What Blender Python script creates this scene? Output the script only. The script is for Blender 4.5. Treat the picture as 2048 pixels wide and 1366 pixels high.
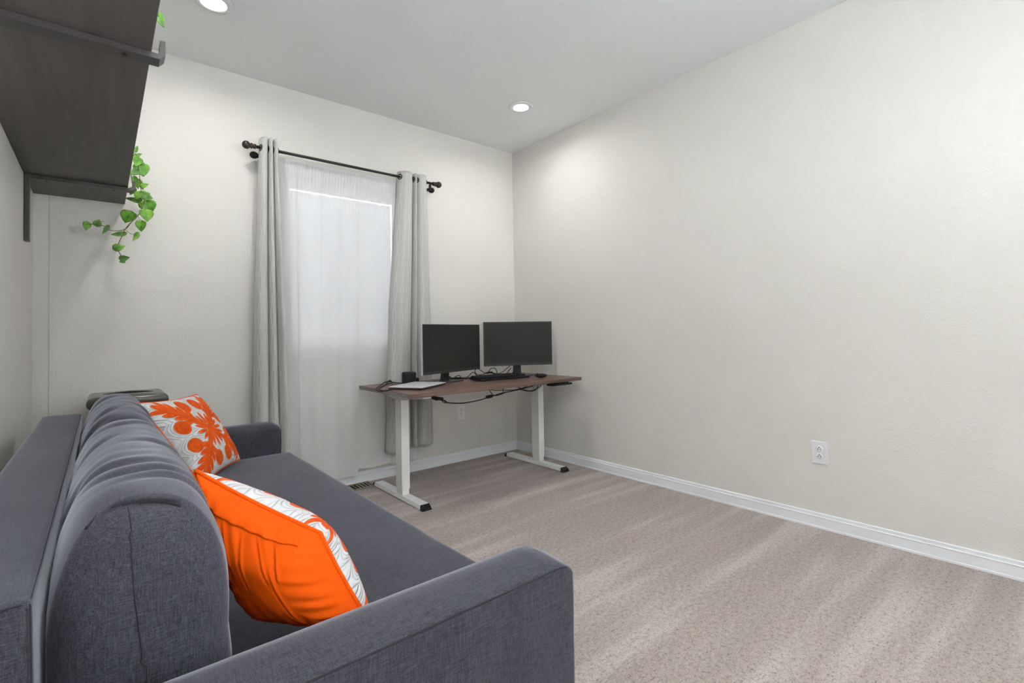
import bpy, bmesh, math, random
from mathutils import Vector, Matrix, noise
random.seed(7)
for o in list(bpy.data.objects): bpy.data.objects.remove(o)
SC = bpy.context.scene
COL = SC.collection
PI = math.pi
# ------------------------------------------------------------------ camera
YAW, PITCH, ROLL, FPX = 0.696657, 0.022044, -0.017253, 982.57
CAMZ = 1.0625
def cam_axes():
    cy, sy, cp, sp = math.cos(YAW), math.sin(YAW), math.cos(PITCH), math.sin(PITCH)
    f = Vector((sy*cp, cy*cp, sp)); r = Vector((cy, -sy, 0)); u = r.cross(f)
    r2 = math.cos(ROLL)*r + math.sin(ROLL)*u
    u2 = -math.sin(ROLL)*r + math.cos(ROLL)*u
    return r2, u2, f
_r, _u, _f = cam_axes()
cam = bpy.data.cameras.new('camera'); camo = bpy.data.objects.new('camera', cam); COL.objects.link(camo)
M = Matrix(((_r.x, _u.x, -_f.x, 0), (_r.y, _u.y, -_f.y, 0), (_r.z, _u.z, -_f.z, CAMZ), (0, 0, 0, 1)))
camo.matrix_world = M
cam.sensor_width = 36.0; cam.lens = FPX/2048*36.0
cam.shift_y = (645.1-683.0)/2048.0
cam.clip_start = 0.02; cam.clip_end = 100
SC.camera = camo
# ------------------------------------------------------------------ colour management, world
SC.view_settings.view_transform = 'Standard'
SC.view_settings.look = 'None'
SC.view_settings.gamma = 1.0
SC.view_settings.use_curve_mapping = False
SC.view_settings.exposure = 1.23
W = bpy.data.worlds.new('world'); SC.world = W; W.use_nodes = True
FILL_BELOW, FILL_ABOVE = 31.0, 1.5  # added fill strengths of the world, below and above the horizon
wn = W.node_tree; wb = wn.nodes['Background']
wb.inputs[0].default_value = (0.90, 0.95, 1.0, 1)
wtc = wn.nodes.new('ShaderNodeTexCoord'); wsx = wn.nodes.new('ShaderNodeSeparateXYZ'); wmr = wn.nodes.new('ShaderNodeMapRange')
wn.links.new(wtc.outputs['Generated'], wsx.inputs[0]); wn.links.new(wsx.outputs['Y'], wmr.inputs[0])
wmr.inputs[1].default_value = 0.25; wmr.inputs[2].default_value = 0.6      # fill: world brightened behind the camera to light the room
wmr.inputs[3].default_value = 1.0; wmr.inputs[4].default_value = 0.0
wgr = wn.nodes.new('ShaderNodeMapRange'); wn.links.new(wsx.outputs['Z'], wgr.inputs[0])   # extra glow added below the horizon to lift the ceiling
wgr.inputs[1].default_value = -0.06; wgr.inputs[2].default_value = 0.06; wgr.inputs[3].default_value = FILL_BELOW; wgr.inputs[4].default_value = FILL_ABOVE
wmu = wn.nodes.new('ShaderNodeMath'); wmu.operation = 'MULTIPLY'; wad = wn.nodes.new('ShaderNodeMath'); wad.operation = 'ADD'
wn.links.new(wmr.outputs[0], wmu.inputs[0]); wn.links.new(wgr.outputs[0], wmu.inputs[1])
wn.links.new(wmu.outputs[0], wad.inputs[0]); wad.inputs[1].default_value = 0.42
wn.links.new(wad.outputs[0], wb.inputs[1])
LAMP_W = 2.8           # each recessed ceiling lamp
LAMP_COL = (1.0, 0.98, 0.95)
# ------------------------------------------------------------------ room numbers
XR, XL, YB, YF, ZC = 2.936, -0.268, 3.469, -2.20, 2.740
BH = 0.080
LAMPS = [(2.385, 2.705), (0.43, 2.79), (0.43, 0.75)]  # the last one is an unseen lamp added as fill light

# ------------------------------------------------------------------ node helpers
def newmat(name):
    m = bpy.data.materials.new(name); m.use_nodes = True
    nt = m.node_tree; b = nt.nodes['Principled BSDF']
    return m, nt, b
def N(nt, t, **kw):
    n = nt.nodes.new(t)
    for k, v in kw.items():
        if k in n.inputs: n.inputs[k].default_value = v
        else: setattr(n, k, v)
    return n
def lk(nt, a, b): nt.links.new(a, b)
def coords(nt, scale=(1, 1, 1), src='Object'):
    tc = N(nt, 'ShaderNodeTexCoord'); mp = N(nt, 'ShaderNodeMapping')
    mp.inputs['Scale'].default_value = scale
    lk(nt, tc.outputs[src], mp.inputs['Vector']); return mp.outputs['Vector']
def noise_n(nt, vec, scale, detail=2.0, rough=0.5):
    n = N(nt, 'ShaderNodeTexNoise'); n.inputs['Scale'].default_value = scale
    n.inputs['Detail'].default_value = detail; n.inputs['Roughness'].default_value = rough
    lk(nt, vec, n.inputs['Vector']); return n.outputs['Fac']
def ramp(nt, fac, stops):
    r = N(nt, 'ShaderNodeValToRGB'); e = r.color_ramp.elements
    while len(e) < len(stops): e.new(0.5)
    for el, (p, c) in zip(e, stops):
        el.position = p; el.color = (*c, 1) if len(c) == 3 else c
    lk(nt, fac, r.inputs['Fac']); return r.outputs['Color']
def math_n(nt, op, a, b=None):
    n = N(nt, 'ShaderNodeMath'); n.operation = op
    for i, v in enumerate((a, b)):
        if v is None: continue
        if isinstance(v, (int, float)): n.inputs[i].default_value = v
        else: lk(nt, v, n.inputs[i])
    return n.outputs[0]
def bump(nt, b, h, strength, dist):
    n = N(nt, 'ShaderNodeBump'); n.inputs['Strength'].default_value = strength; n.inputs['Distance'].default_value = dist
    lk(nt, h, n.inputs['Height']); lk(nt, n.outputs['Normal'], b.inputs['Normal'])
def mixc(nt, fac, a, b, mode='MIX'):
    n = N(nt, 'ShaderNodeMix'); n.data_type = 'RGBA'; n.blend_type = mode
    for i, v in ((0, fac), (6, a), (7, b)):
        if isinstance(v, (int, float)): n.inputs[i].default_value = v
        elif isinstance(v, tuple): n.inputs[i].default_value = (*v, 1)
        else: lk(nt, v, n.inputs[i])
    return n.outputs[2]
def simple(name, col, rough=0.5, metal=0.0, spec=0.5, bumpscale=None, bstr=0.1, var=0.0):
    m, nt, b = newmat(name)
    b.inputs['Base Color'].default_value = (*col, 1); b.inputs['Roughness'].default_value = rough
    b.inputs['Metallic'].default_value = metal; b.inputs['Specular IOR Level'].default_value = spec
    v = coords(nt)
    n = noise_n(nt, v, bumpscale or 60, 3)
    if var:
        lo = tuple(c*(1-var) for c in col); hi = tuple(min(1, c*(1+var)) for c in col)
        lk(nt, ramp(nt, n, [(0.3, lo), (0.7, hi)]), b.inputs['Base Color'])
    if bumpscale: bump(nt, b, n, bstr, 0.001)
    return m

# ------------------------------------------------------------------ materials
MAT = {}
def paint(name, col, scale, strength, edge=False):
    m, nt, b = newmat(name)
    v = coords(nt)
    n1 = noise_n(nt, v, scale, 3, 0.55); n2 = noise_n(nt, v, 2.2, 2)
    lo = tuple(c*0.975 for c in col)
    c = ramp(nt, n2, [(0.3, lo), (0.7, col)])
    lk(nt, c, b.inputs['Base Color'])
    b.inputs['Roughness'].default_value = 0.75; b.inputs['Specular IOR Level'].default_value = 0.25
    h = n1
    if edge:   # the texture coat stops short of the left corner
        sx = N(nt, 'ShaderNodeSeparateXYZ'); lk(nt, v, sx.inputs[0])
        mr = N(nt, 'ShaderNodeMapRange'); mr.inputs[1].default_value = XL+0.058; mr.inputs[2].default_value = XL+0.064
        lk(nt, sx.outputs['X'], mr.inputs[0])
        h = math_n(nt, 'MULTIPLY', n1, mr.outputs[0])
        h = math_n(nt, 'ADD', h, mr.outputs[0])
    bump(nt, b, h, strength, 0.0025)
    return m
MAT['wall'] = paint('wall_paint', (0.705, 0.687, 0.645), 110, 0.75)
MAT['wallb'] = paint('wall_paint_back', (0.705, 0.687, 0.645), 110, 0.75, True)
MAT['ceil'] = paint('ceiling_paint', (0.86, 0.875, 0.89), 90, 0.25)
MAT['trim'] = simple('trim_white', (0.82, 0.84, 0.87), 0.35)
MAT['white_plastic'] = simple('white_plastic', (0.78, 0.78, 0.80), 0.35)
MAT['white_metal'] = simple('white_powder_coat', (0.80, 0.81, 0.80), 0.42, bumpscale=700, bstr=0.05)
MAT['black_plastic'] = simple('black_plastic', (0.009, 0.009, 0.010), 0.45, spec=0.3)
MAT['black_rubber'] = simple('black_rubber', (0.010, 0.010, 0.011), 0.6)
MAT['black_gloss'] = simple('black_gloss', (0.008, 0.008, 0.010), 0.12)
MAT['smoke_plastic'] = simple('smoke_grey_plastic', (0.085, 0.078, 0.066), 0.2)
MAT['screen'] = simple('screen_black', (0.020, 0.021, 0.019), 0.5, spec=0.25)
MAT['bezel'] = simple('monitor_shell', (0.022, 0.024, 0.024), 0.42)
MAT['silver'] = simple('silver_edge', (0.62, 0.66, 0.72), 0.3, 0.6)
MAT['base_grey'] = simple('stand_base_slate', (0.045, 0.050, 0.058), 0.33)
MAT['laptop'] = simple('laptop_aluminium', (0.74, 0.74, 0.78), 0.32, 0.25)
MAT['laptop_dark'] = simple('laptop_underside', (0.03, 0.03, 0.035), 0.5)
MAT['speaker_cloth'] = simple('speaker_cloth', (0.022, 0.026, 0.032), 0.85, bumpscale=900, bstr=0.5, var=0.25)
MAT['keycap'] = simple('keycap', (0.011, 0.011, 0.012), 0.45, spec=0.35)
MAT['mouse_button'] = simple('mouse_grey', (0.30, 0.31, 0.32), 0.25, 0.5)  # lighter grey, half-metallic finish of the mouse buttons
MAT['rod'] = simple('rod_dark_metal', (0.022, 0.020, 0.022), 0.32, 0.4)
MAT['bronze'] = simple('bronze_finial', (0.050, 0.032, 0.027), 0.32, 0.45, bumpscale=40, bstr=0.1, var=0.3)
MAT['bracket'] = simple('shelf_bracket_metal', (0.048, 0.042, 0.040), 0.4, 0.2)
MAT['slot'] = simple('slot_black', (0.004, 0.004, 0.004), 0.8)
MAT['register'] = simple('register_brown', (0.30, 0.25, 0.19), 0.45, 0.2)
MAT['seam'] = simple('seam_thread', (0.020, 0.020, 0.026), 0.9)
MAT['stem'] = simple('vine_stem', (0.13, 0.09, 0.035), 0.6, var=0.4)
MAT['pot'] = simple('pot_white', (0.75, 0.75, 0.73), 0.4)
MAT['outside'] = simple('outside_light', (0.8, 0.8, 0.8), 0.9)

def fabric(name, lo, hi):
    m, nt, b = newmat(name)
    t = []
    for s in ((45, 620, 620), (620, 45, 620), (620, 620, 45)):
        t.append(noise_n(nt, coords(nt, s), 1.0, 2.0, 0.6))
    a = math_n(nt, 'ADD', math_n(nt, 'ADD', t[0], t[1]), t[2])
    a = math_n(nt, 'DIVIDE', a, 3.0)
    big = noise_n(nt, coords(nt), 9, 3)
    a2 = math_n(nt, 'ADD', a, math_n(nt, 'MULTIPLY', math_n(nt, 'SUBTRACT', big, 0.5), 0.10))
    lk(nt, ramp(nt, a2, [(0.38, lo), (0.62, hi)]), b.inputs['Base Color'])
    b.inputs['Roughness'].default_value = 0.95; b.inputs['Specular IOR Level'].default_value = 0.15
    b.inputs['Sheen Weight'].default_value = 0.5; b.inputs['Sheen Roughness'].default_value = 0.35
    b.inputs['Sheen Tint'].default_value = (0.85, 0.88, 1, 1)
    bump(nt, b, a, 0.5, 0.0012)
    return m
MAT['sofa'] = fabric('sofa_fabric_charcoal', (0.024, 0.024, 0.032), (0.080, 0.080, 0.097))
MAT['seat'] = fabric('sofa_fabric_seat', (0.024, 0.024, 0.032), (0.080, 0.080, 0.097))

def carpet():
    m, nt, b = newmat('carpet_beige')
    v = coords(nt)
    fine = noise_n(nt, v, 175, 3, 0.7); mid = noise_n(nt, v, 60, 2)
    # vacuum strokes: pile brushed in bands along X
    warp = noise_n(nt, coords(nt, (0.9, 0.9, 1)), 1.6, 2)
    st = noise_n(nt, coords(nt, (0.75, 8.0, 1)), 1.0, 1.5, 0.45)
    st2 = noise_n(nt, coords(nt, (0.5, 3.2, 1)), 1.3, 1.0)
    s = math_n(nt, 'ADD', math_n(nt, 'MULTIPLY', st, 0.65), math_n(nt, 'MULTIPLY', st2, 0.35))
    s = math_n(nt, 'ADD', s, math_n(nt, 'MULTIPLY', math_n(nt, 'SUBTRACT', warp, 0.5), 0.15))
    base = ramp(nt, s, [(0.42, (0.375, 0.320, 0.292)), (0.515, (0.405, 0.348, 0.318)), (0.60, (0.485, 0.430, 0.400))])
    f = math_n(nt, 'ADD', math_n(nt, 'MULTIPLY', fine, 0.7), math_n(nt, 'MULTIPLY', mid, 0.3))
    sp = ramp(nt, f, [(0.37, (0.42, 0.39, 0.37)), (0.45, (0.86, 0.85, 0.84)), (0.62, (1.20, 1.20, 1.20))])
    lk(nt, mixc(nt, 1.0, base, sp, 'MULTIPLY'), b.inputs['Base Color'])
    b.inputs['Roughness'].default_value = 1.0; b.inputs['Specular IOR Level'].default_value = 0.05
    b.inputs['Sheen Weight'].default_value = 0.15
    bump(nt, b, f, 0.9, 0.006)
    return m
MAT['carpet'] = carpet()

def wood(name, lo, hi, sc=(1.2, 26, 26), rough=0.38):
    m, nt, b = newmat(name)
    v = coords(nt, sc)
    n = noise_n(nt, v, 1.6, 5, 0.6); n2 = noise_n(nt, coords(nt, (sc[0]*3, sc[1]*5, sc[2]*5)), 2.0, 2)
    f = math_n(nt, 'ADD', math_n(nt, 'MULTIPLY', n, 0.75), math_n(nt, 'MULTIPLY', n2, 0.25))
    lk(nt, ramp(nt, f, [(0.38, lo), (0.62, hi)]), b.inputs['Base Color'])
    b.inputs['Roughness'].default_value = rough
    return m
MAT['walnut'] = wood('desk_walnut', (0.105, 0.058, 0.045), (0.205, 0.125, 0.100))
MAT['walnut_edge'] = wood('desk_edge_band', (0.105, 0.060, 0.045), (0.19, 0.115, 0.09), (1.2, 60, 60), 0.5)
MAT['grey_edge'] = wood('desk_end_band', (0.15, 0.135, 0.125), (0.24, 0.22, 0.21), (60, 1.2, 60), 0.5)
MAT['shelf'] = wood('shelf_black_brown', (0.066, 0.056, 0.054), (0.088, 0.076, 0.073), (12, 0.7, 12), 0.5)

def curtain_mat():
    m, nt, b = newmat('curtain_silver_jacquard')
    tc = N(nt, 'ShaderNodeTexCoord'); sp = N(nt, 'ShaderNodeSeparateXYZ'); lk(nt, tc.outputs['UV'], sp.inputs[0])
    U, V = sp.outputs[0], sp.outputs[1]
    lines = None
    for amp, per, ph, w in ((0.024, 0.40, 0.0, 0.11), (0.024, 0.40, PI, 0.11)):
        off = math_n(nt, 'MULTIPLY', math_n(nt, 'SINE', math_n(nt, 'ADD', math_n(nt, 'MULTIPLY', V, 2*PI/per), ph)), amp)
        x = math_n(nt, 'MULTIPLY', math_n(nt, 'ADD', U, off), 1/0.125)
        fr = math_n(nt, 'FRACT', x)
        d = math_n(nt, 'ABSOLUTE', math_n(nt, 'SUBTRACT', fr, 0.5))
        mr = N(nt, 'ShaderNodeMapRange'); mr.inputs[1].default_value = w*0.55; mr.inputs[2].default_value = w*0.2
        mr.inputs[3].default_value = 0; mr.inputs[4].default_value = 1
        lk(nt, d, mr.inputs[0])
        lines = mr.outputs[0] if lines is None else math_n(nt, 'MAXIMUM', lines, mr.outputs[0])
    wv = noise_n(nt, coords(nt, (1, 1, 0.15)), 300, 2)
    base = ramp(nt, wv, [(0.3, (0.44, 0.44, 0.42)), (0.7, (0.49, 0.49, 0.47))])
    lk(nt, mixc(nt, math_n(nt, 'MULTIPLY', lines, 0.5), base, (0.70, 0.70, 0.685)), b.inputs['Base Color'])
    b.inputs['Roughness'].default_value = 0.6; b.inputs['Sheen Weight'].default_value = 0.3
    bump(nt, b, lines, 0.3, 0.001)
    return m
MAT['curtain'] = curtain_mat()

def sheer_mat():
    m = bpy.data.materials.new('sheer_voile'); m.use_nodes = True; nt = m.node_tree
    for n in list(nt.nodes): nt.nodes.remove(n)
    out = N(nt, 'ShaderNodeOutputMaterial')
    wv = noise_n(nt, coords(nt, (90, 90, 90)), 1.0, 2)
    col = ramp(nt, wv, [(0.3, (0.92, 0.92, 0.925)), (0.7, (0.95, 0.95, 0.955))])
    d = N(nt, 'ShaderNodeBsdfDiffuse'); t = N(nt, 'ShaderNodeBsdfTranslucent'); tr = N(nt, 'ShaderNodeBsdfTransparent')
    lk(nt, col, d.inputs[0]); lk(nt, col, t.inputs[0])
    a = N(nt, 'ShaderNodeMixShader'); a.inputs[0].default_value = 0.45; lk(nt, d.outputs[0], a.inputs[1]); lk(nt, t.outputs[0], a.inputs[2])
    c = N(nt, 'ShaderNodeMixShader'); c.inputs[0].default_value = 0.13; lk(nt, a.outputs[0], c.inputs[1]); lk(nt, tr.outputs[0], c.inputs[2])
    lk(nt, c.outputs[0], out.inputs[0]); return m
MAT['sheer'] = sheer_mat()

def glass_mat():
    m = bpy.data.materials.new('window_glass'); m.use_nodes = True; nt = m.node_tree
    for n in list(nt.nodes): nt.nodes.remove(n)
    out = N(nt, 'ShaderNodeOutputMaterial'); g = N(nt, 'ShaderNodeBsdfGlossy'); g.inputs['Roughness'].default_value = 0.02
    tr = N(nt, 'ShaderNodeBsdfTransparent'); fr = N(nt, 'ShaderNodeFresnel'); mx = N(nt, 'ShaderNodeMixShader')
    lk(nt, fr.outputs[0], mx.inputs[0]); lk(nt, tr.outputs[0], mx.inputs[1]); lk(nt, g.outputs[0], mx.inputs[2])
    lk(nt, mx.outputs[0], out.inputs[0]); return m
MAT['glass'] = glass_mat()

def lens_mat():
    m, nt, b = newmat('lamp_lens')
    b.inputs['Base Color'].default_value = (0.9, 0.9, 0.9, 1)
    b.inputs['Emission Color'].default_value = (1, 0.985, 0.96, 1); b.inputs['Emission Strength'].default_value = 9.0
    return m
MAT['lens'] = lens_mat()

def quilt_mat():
    m, nt, b = newmat('quilted_applique')
    at = N(nt, 'ShaderNodeAttribute'); at.attribute_name = 'motif'; d = at.outputs['Fac']
    mr = N(nt, 'ShaderNodeMapRange'); mr.inputs[1].default_value = -0.006; mr.inputs[2].default_value = 0.006
    lk(nt, d, mr.inputs[0]); mask = mr.outputs[0]
    v = coords(nt); nn = noise_n(nt, v, 25, 3)
    org = ramp(nt, nn, [(0.3, (0.76, 0.085, 0.003)), (0.7, (0.86, 0.115, 0.008))])
    wht = ramp(nt, nn, [(0.3, (0.62, 0.63, 0.64)), (0.7, (0.70, 0.70, 0.705))])
    lk(nt, mixc(nt, mask, wht, org), b.inputs['Base Color'])
    b.inputs['Roughness'].default_value = 0.85; b.inputs['Specular IOR Level'].default_value = 0.2
    wob = math_n(nt, 'MULTIPLY', math_n(nt, 'SUBTRACT', nn, 0.5), 1.5)
    rings = math_n(nt, 'SINE', math_n(nt, 'ADD', math_n(nt, 'MULTIPLY', d, 95.0), wob))
    rings = math_n(nt, 'ABSOLUTE', rings)
    rings = math_n(nt, 'POWER', rings, 0.5)
    h = math_n(nt, 'ADD', rings, math_n(nt, 'MULTIPLY', mask, 0.8))
    bump(nt, b, h, 0.9, 0.0042)
    return m
MAT['quilt'] = quilt_mat()
MAT['orange'] = simple('orange_cotton', (0.76, 0.088, 0.001), 0.8, spec=0.12, bumpscale=18, bstr=0.35, var=0.06)

def leaf_mat():
    m, nt, b = newmat('vine_leaf')
    v = coords(nt); n = noise_n(nt, v, 22, 2)
    tc = N(nt, 'ShaderNodeTexCoord'); sp = N(nt, 'ShaderNodeSeparateXYZ'); lk(nt, tc.outputs['UV'], sp.inputs[0])
    rib = math_n(nt, 'ABSOLUTE', math_n(nt, 'SUBTRACT', sp.outputs[0], 0.5))
    col = ramp(nt, n, [(0.30, (0.035, 0.13, 0.016)), (0.52, (0.115, 0.32, 0.028)), (0.75, (0.25, 0.46, 0.05))])
    rr = ramp(nt, rib, [(0.0, (0.55, 0.70, 0.25)), (0.06, (1, 1, 1))])
    lk(nt, mixc(nt, 1.0, col, rr, 'MULTIPLY'), b.inputs['Base Color'])
    b.inputs['Roughness'].default_value = 0.4
    b.inputs['Subsurface Weight'].default_value = 0.0
    return m
MAT['leaf'] = leaf_mat()

# ------------------------------------------------------------------ mesh helpers
def link(name, me, mats, parent=None, smooth=False):
    if not isinstance(mats, (list, tuple)): mats = [mats]
    for m in mats: me.materials.append(MAT[m] if isinstance(m, str) else m)
    o = bpy.data.objects.new(name, me); COL.objects.link(o)
    if parent:    # geometry is written in world numbers: shift it into the parent's frame
        o.parent = parent; wm = parent.matrix_basis.copy(); q = parent.parent
        while q: wm = q.matrix_basis @ wm; q = q.parent
        me.transform(wm.inverted())
    if smooth:
        for p in me.polygons: p.use_smooth = True
    return o
def finish(name, bm, mats, parent=None, smooth=False, auto=None):
    me = bpy.data.meshes.new(name); bmesh.ops.recalc_face_normals(bm, faces=bm.faces[:]); bm.to_mesh(me); bm.free()
    o = link(name, me, mats, parent, smooth)
    if auto is not None:
        for p in me.polygons: p.use_smooth = True
        me.set_sharp_from_angle(angle=math.radians(auto))
    return o
def thing(name, label, cat, loc, group=None):
    o = bpy.data.objects.new(name, None); COL.objects.link(o); o.location = loc; o.empty_display_size = 0.05
    o['label'] = label; o['category'] = cat
    if group: o['group'] = group
    bpy.context.view_layer.update()
    return o
def tag(o, label, cat, group=None):
    o['label'] = label; o['category'] = cat
    if group: o['group'] = group
    return o
def struct(o): o['kind'] = 'structure'; return o
def box(bm, x0, x1, y0, y1, z0, z1, bev=0.0, seg=2, mi=0, mat=None):
    g = bmesh.ops.create_cube(bm, size=1.0)
    vs = g['verts']
    for v in vs:
        v.co = Vector(((x0+x1)/2+v.co.x*(x1-x0), (y0+y1)/2+v.co.y*(y1-y0), (z0+z1)/2+v.co.z*(z1-z0)))
    fs = list({f for v in vs for f in v.link_faces})
    if bev > 0:
        es = list({e for v in vs for e in v.link_edges})
        r = bmesh.ops.bevel(bm, geom=es, offset=bev, segments=seg, profile=0.5, affect='EDGES')
        vs = list({v for f in r['faces'] for v in f.verts} | {v for v in vs if v.is_valid})
        fs = list({f for v in vs for f in v.link_faces})
    for f in fs: f.material_index = mi
    if mat is not None: bmesh.ops.transform(bm, matrix=mat, verts=list({v for f in fs for v in f.verts}))
    return fs
def frame_of(t):
    t = t.normalized(); a = Vector((0, 0, 1)) if abs(t.z) < 0.9 else Vector((1, 0, 0))
    n = t.cross(a).normalized(); return n, t.cross(n).normalized()
def tube(bm, pts, r, n=8, closed=False, caps=True, mi=0):
    pts = [Vector(p) for p in pts]; rings = []; L = len(pts); pn = None
    for i, p in enumerate(pts):
        if closed: t = pts[(i+1) % L]-pts[i-1]
        else: t = pts[min(i+1, L-1)]-pts[max(i-1, 0)]
        t = t.normalized()
        if pn is None: pn, b2 = frame_of(t)
        else:
            pn = (pn - t*pn.dot(t)); pn = pn.normalized() if pn.length > 1e-6 else frame_of(t)[0]
        b2 = t.cross(pn)
        rr = r[i] if isinstance(r, (list, tuple)) else r
        rings.append([bm.verts.new(p+pn*rr*math.cos(2*PI*k/n)+b2*rr*math.sin(2*PI*k/n)) for k in range(n)])
    for i in range(L if closed else L-1):
        A, B = rings[i], rings[(i+1) % L]
        for k in range(n):
            f = bm.faces.new((A[k], A[(k+1) % n], B[(k+1) % n], B[k])); f.material_index = mi; f.smooth = True
    if caps and not closed:
        for R_ in (rings[0], rings[-1]):
            f = bm.faces.new(R_); f.material_index = mi
def spline(ctrl, per=8, closed=False):
    P = [Vector(p) for p in ctrl]; out = []; L = len(P)
    rng = range(L) if closed else range(L-1)
    for i in rng:
        g = (lambda k: P[k % L]) if closed else (lambda k: P[max(0, min(L-1, k))])
        p0, p1, p2, p3 = g(i-1), g(i), g(i+1), g(i+2)
        for j in range(per):
            t = j/per
            out.append(0.5*((2*p1)+(-p0+p2)*t+(2*p0-5*p1+4*p2-p3)*t*t+(-p0+3*p1-3*p2+p3)*t**3))
    if not closed: out.append(P[-1])
    return out
def lathe(bm, prof, center, axis='Z', n=32, mi=0):
    c = Vector(center); rings = []
    for r, h in prof:
        ring = []
        for k in range(n):
            a = 2*PI*k/n; x, y = r*math.cos(a), r*math.sin(a)
            if axis == 'Z': p = Vector((x, y, h))
            elif axis == 'X': p = Vector((h, x, y))
            else: p = Vector((x, h, y))
            ring.append(bm.verts.new(c+p))
        rings.append(ring)
    for A, B in zip(rings, rings[1:]):
        for k in range(n):
            f = bm.faces.new((A[k], A[(k+1) % n], B[(k+1) % n], B[k])); f.material_index = mi; f.smooth = True
    for R_, pr in ((rings[0], prof[0]), (rings[-1], prof[-1])):
        if pr[0] > 1e-5:
            f = bm.faces.new(R_); f.material_index = mi
def grid_mesh(name, nu, nv, fn, mats, parent=None, uvfn=None, attr=None, solid=None):
    bm = bmesh.new(); uvl = bm.loops.layers.uv.new('UVMap')
    al = bm.verts.layers.float.new('motif') if attr else None
    V = [[bm.verts.new(fn(i/nu, j/nv)) for j in range(nv+1)] for i in range(nu+1)]
    for i in range(nu+1):
        for j in range(nv+1):
            if attr: V[i][j][al] = attr(i/nu, j/nv)
    for i in range(nu):
        for j in range(nv):
            f = bm.faces.new((V[i][j], V[i+1][j], V[i+1][j+1], V[i][j+1])); f.smooth = True
            for lp, (a, b) in zip(f.loops, ((i, j), (i+1, j), (i+1, j+1), (i, j+1))):
                lp[uvl].uv = uvfn(a/nu, b/nv) if uvfn else (a/nu, b/nv)
    me = bpy.data.meshes.new(name); bm.to_mesh(me); bm.free()
    o = link(name, me, mats, parent, True)
    if solid:
        md = o.modifiers.new('solid', 'SOLIDIFY'); md.thickness = solid; md.offset = 0
    return o
def fbm(x, y, z=0.0): return noise.noise(Vector((x, y, z)))

# ================================================================== SETTING
bm = bmesh.new(); box(bm, XL-0.1, XR+0.1, YF-0.1, YB+0.12, -0.1, 0)
struct(finish('floor', bm, 'carpet'))
bm = bmesh.new(); box(bm, XL-0.1, XR+0.1, YF-0.1, YB+0.12, ZC, ZC+0.1)
struct(finish('ceiling', bm, 'ceil'))
def fill_side_window(name, x0, x1, y0, y1, z0, z1):
    bm = bmesh.new(); w = 0.045
    box(bm, x0, x1, y0, y0+w, z0, z1, 0.004); box(bm, x0, x1, y1-w, y1, z0, z1, 0.004)
    box(bm, x0, x1, y0+w, y1-w, z0, z0+w, 0.004); box(bm, x0, x1, y0+w, y1-w, z1-w, z1, 0.004)
    fr = struct(finish(name, bm, 'white_plastic'))
    bm = bmesh.new(); xm = (x0+x1)/2; box(bm, xm-0.003, xm+0.003, y0+w, y1-w, z0+w, z1-w)
    finish('pane', bm, 'glass', fr)
RW = (-2.0, -0.20, 0.60, 2.35)  # opening cut out of view to let fill light in
bm = bmesh.new()
box(bm, XR, XR+0.1, YF, RW[0], 0, ZC); box(bm, XR, XR+0.1, RW[1], YB+0.12, 0, ZC)
box(bm, XR, XR+0.1, RW[0], RW[1], 0, RW[2]); box(bm, XR, XR+0.1, RW[0], RW[1], RW[3], ZC)
struct(finish('wall_right', bm, 'wall'))
fill_side_window('fill_window_right', XR+0.03, XR+0.09, *RW)  # unseen window, added to brighten the room
bm = bmesh.new(); box(bm, XL-0.1, XL, YF, YB+0.12, 0, ZC)
struct(finish('wall_left', bm, 'wall'))
def wall_hole(name, y0, y1, hx0, hx1, hz0, hz1, mat):
    bm = bmesh.new(); xs = [XL, hx0, hx1, XR]; zs = [0, hz0, hz1, ZC]
    for i in range(3):
        for j in range(3):
            if i == 1 and j == 1: continue
            if zs[j+1]-zs[j] < 1e-4: continue
            box(bm, xs[i], xs[i+1], y0, y1, zs[j], zs[j+1])
    bmesh.ops.remove_doubles(bm, verts=bm.verts[:], dist=1e-5)
    # drop the inner faces shared by neighbouring blocks
    seen = {}
    for f in bm.faces[:]:
        key = tuple(sorted((round(v.co.x, 4), round(v.co.y, 4), round(v.co.z, 4)) for v in f.verts)); seen.setdefault(key, []).append(f)
    bmesh.ops.delete(bm, geom=[f for k in seen.values() if len(k) > 1 for f in k], context='FACES_ONLY')
    return struct(finish(name, bm, mat))
WX0, WX1, WZ0, WZ1 = 0.95, 1.80, 0.945, 2.13
wall_hole('wall_back', YB, YB+0.12, WX0, WX1, WZ0, WZ1, 'wallb')
wall_hole('wall_front', YF-0.1, YF, 0.95, 1.55, 1.10, 1.90, 'wall')  # its opening serves the added fill window

def window(name, x0, x1, y0, y1, z0, z1, pane_y):
    bm = bmesh.new(); w = 0.045
    box(bm, x0, x0+w, y0, y1, z0, z1, 0.004); box(bm, x1-w, x1, y0, y1, z0, z1, 0.004)
    box(bm, x0+w, x1-w, y0, y1, z0, z0+w, 0.004); box(bm, x0+w, x1-w, y0, y1, z1-w, z1, 0.004)
    fr = struct(finish(name, bm, 'white_plastic'))
    bm = bmesh.new(); box(bm, x0+w, x1-w, pane_y-0.003, pane_y+0.003, z0+w, z1-w)
    finish('pane', bm, 'glass', fr)
    return fr
window('window_1', WX0, WX1, YB+0.05, YB+0.11, WZ0, WZ1, YB+0.08)
window('fill_window_front', 0.95, 1.55, YF-0.09, YF-0.03, 1.10, 1.90, YF-0.06)  # added out of view for more light from behind the camera

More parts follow.
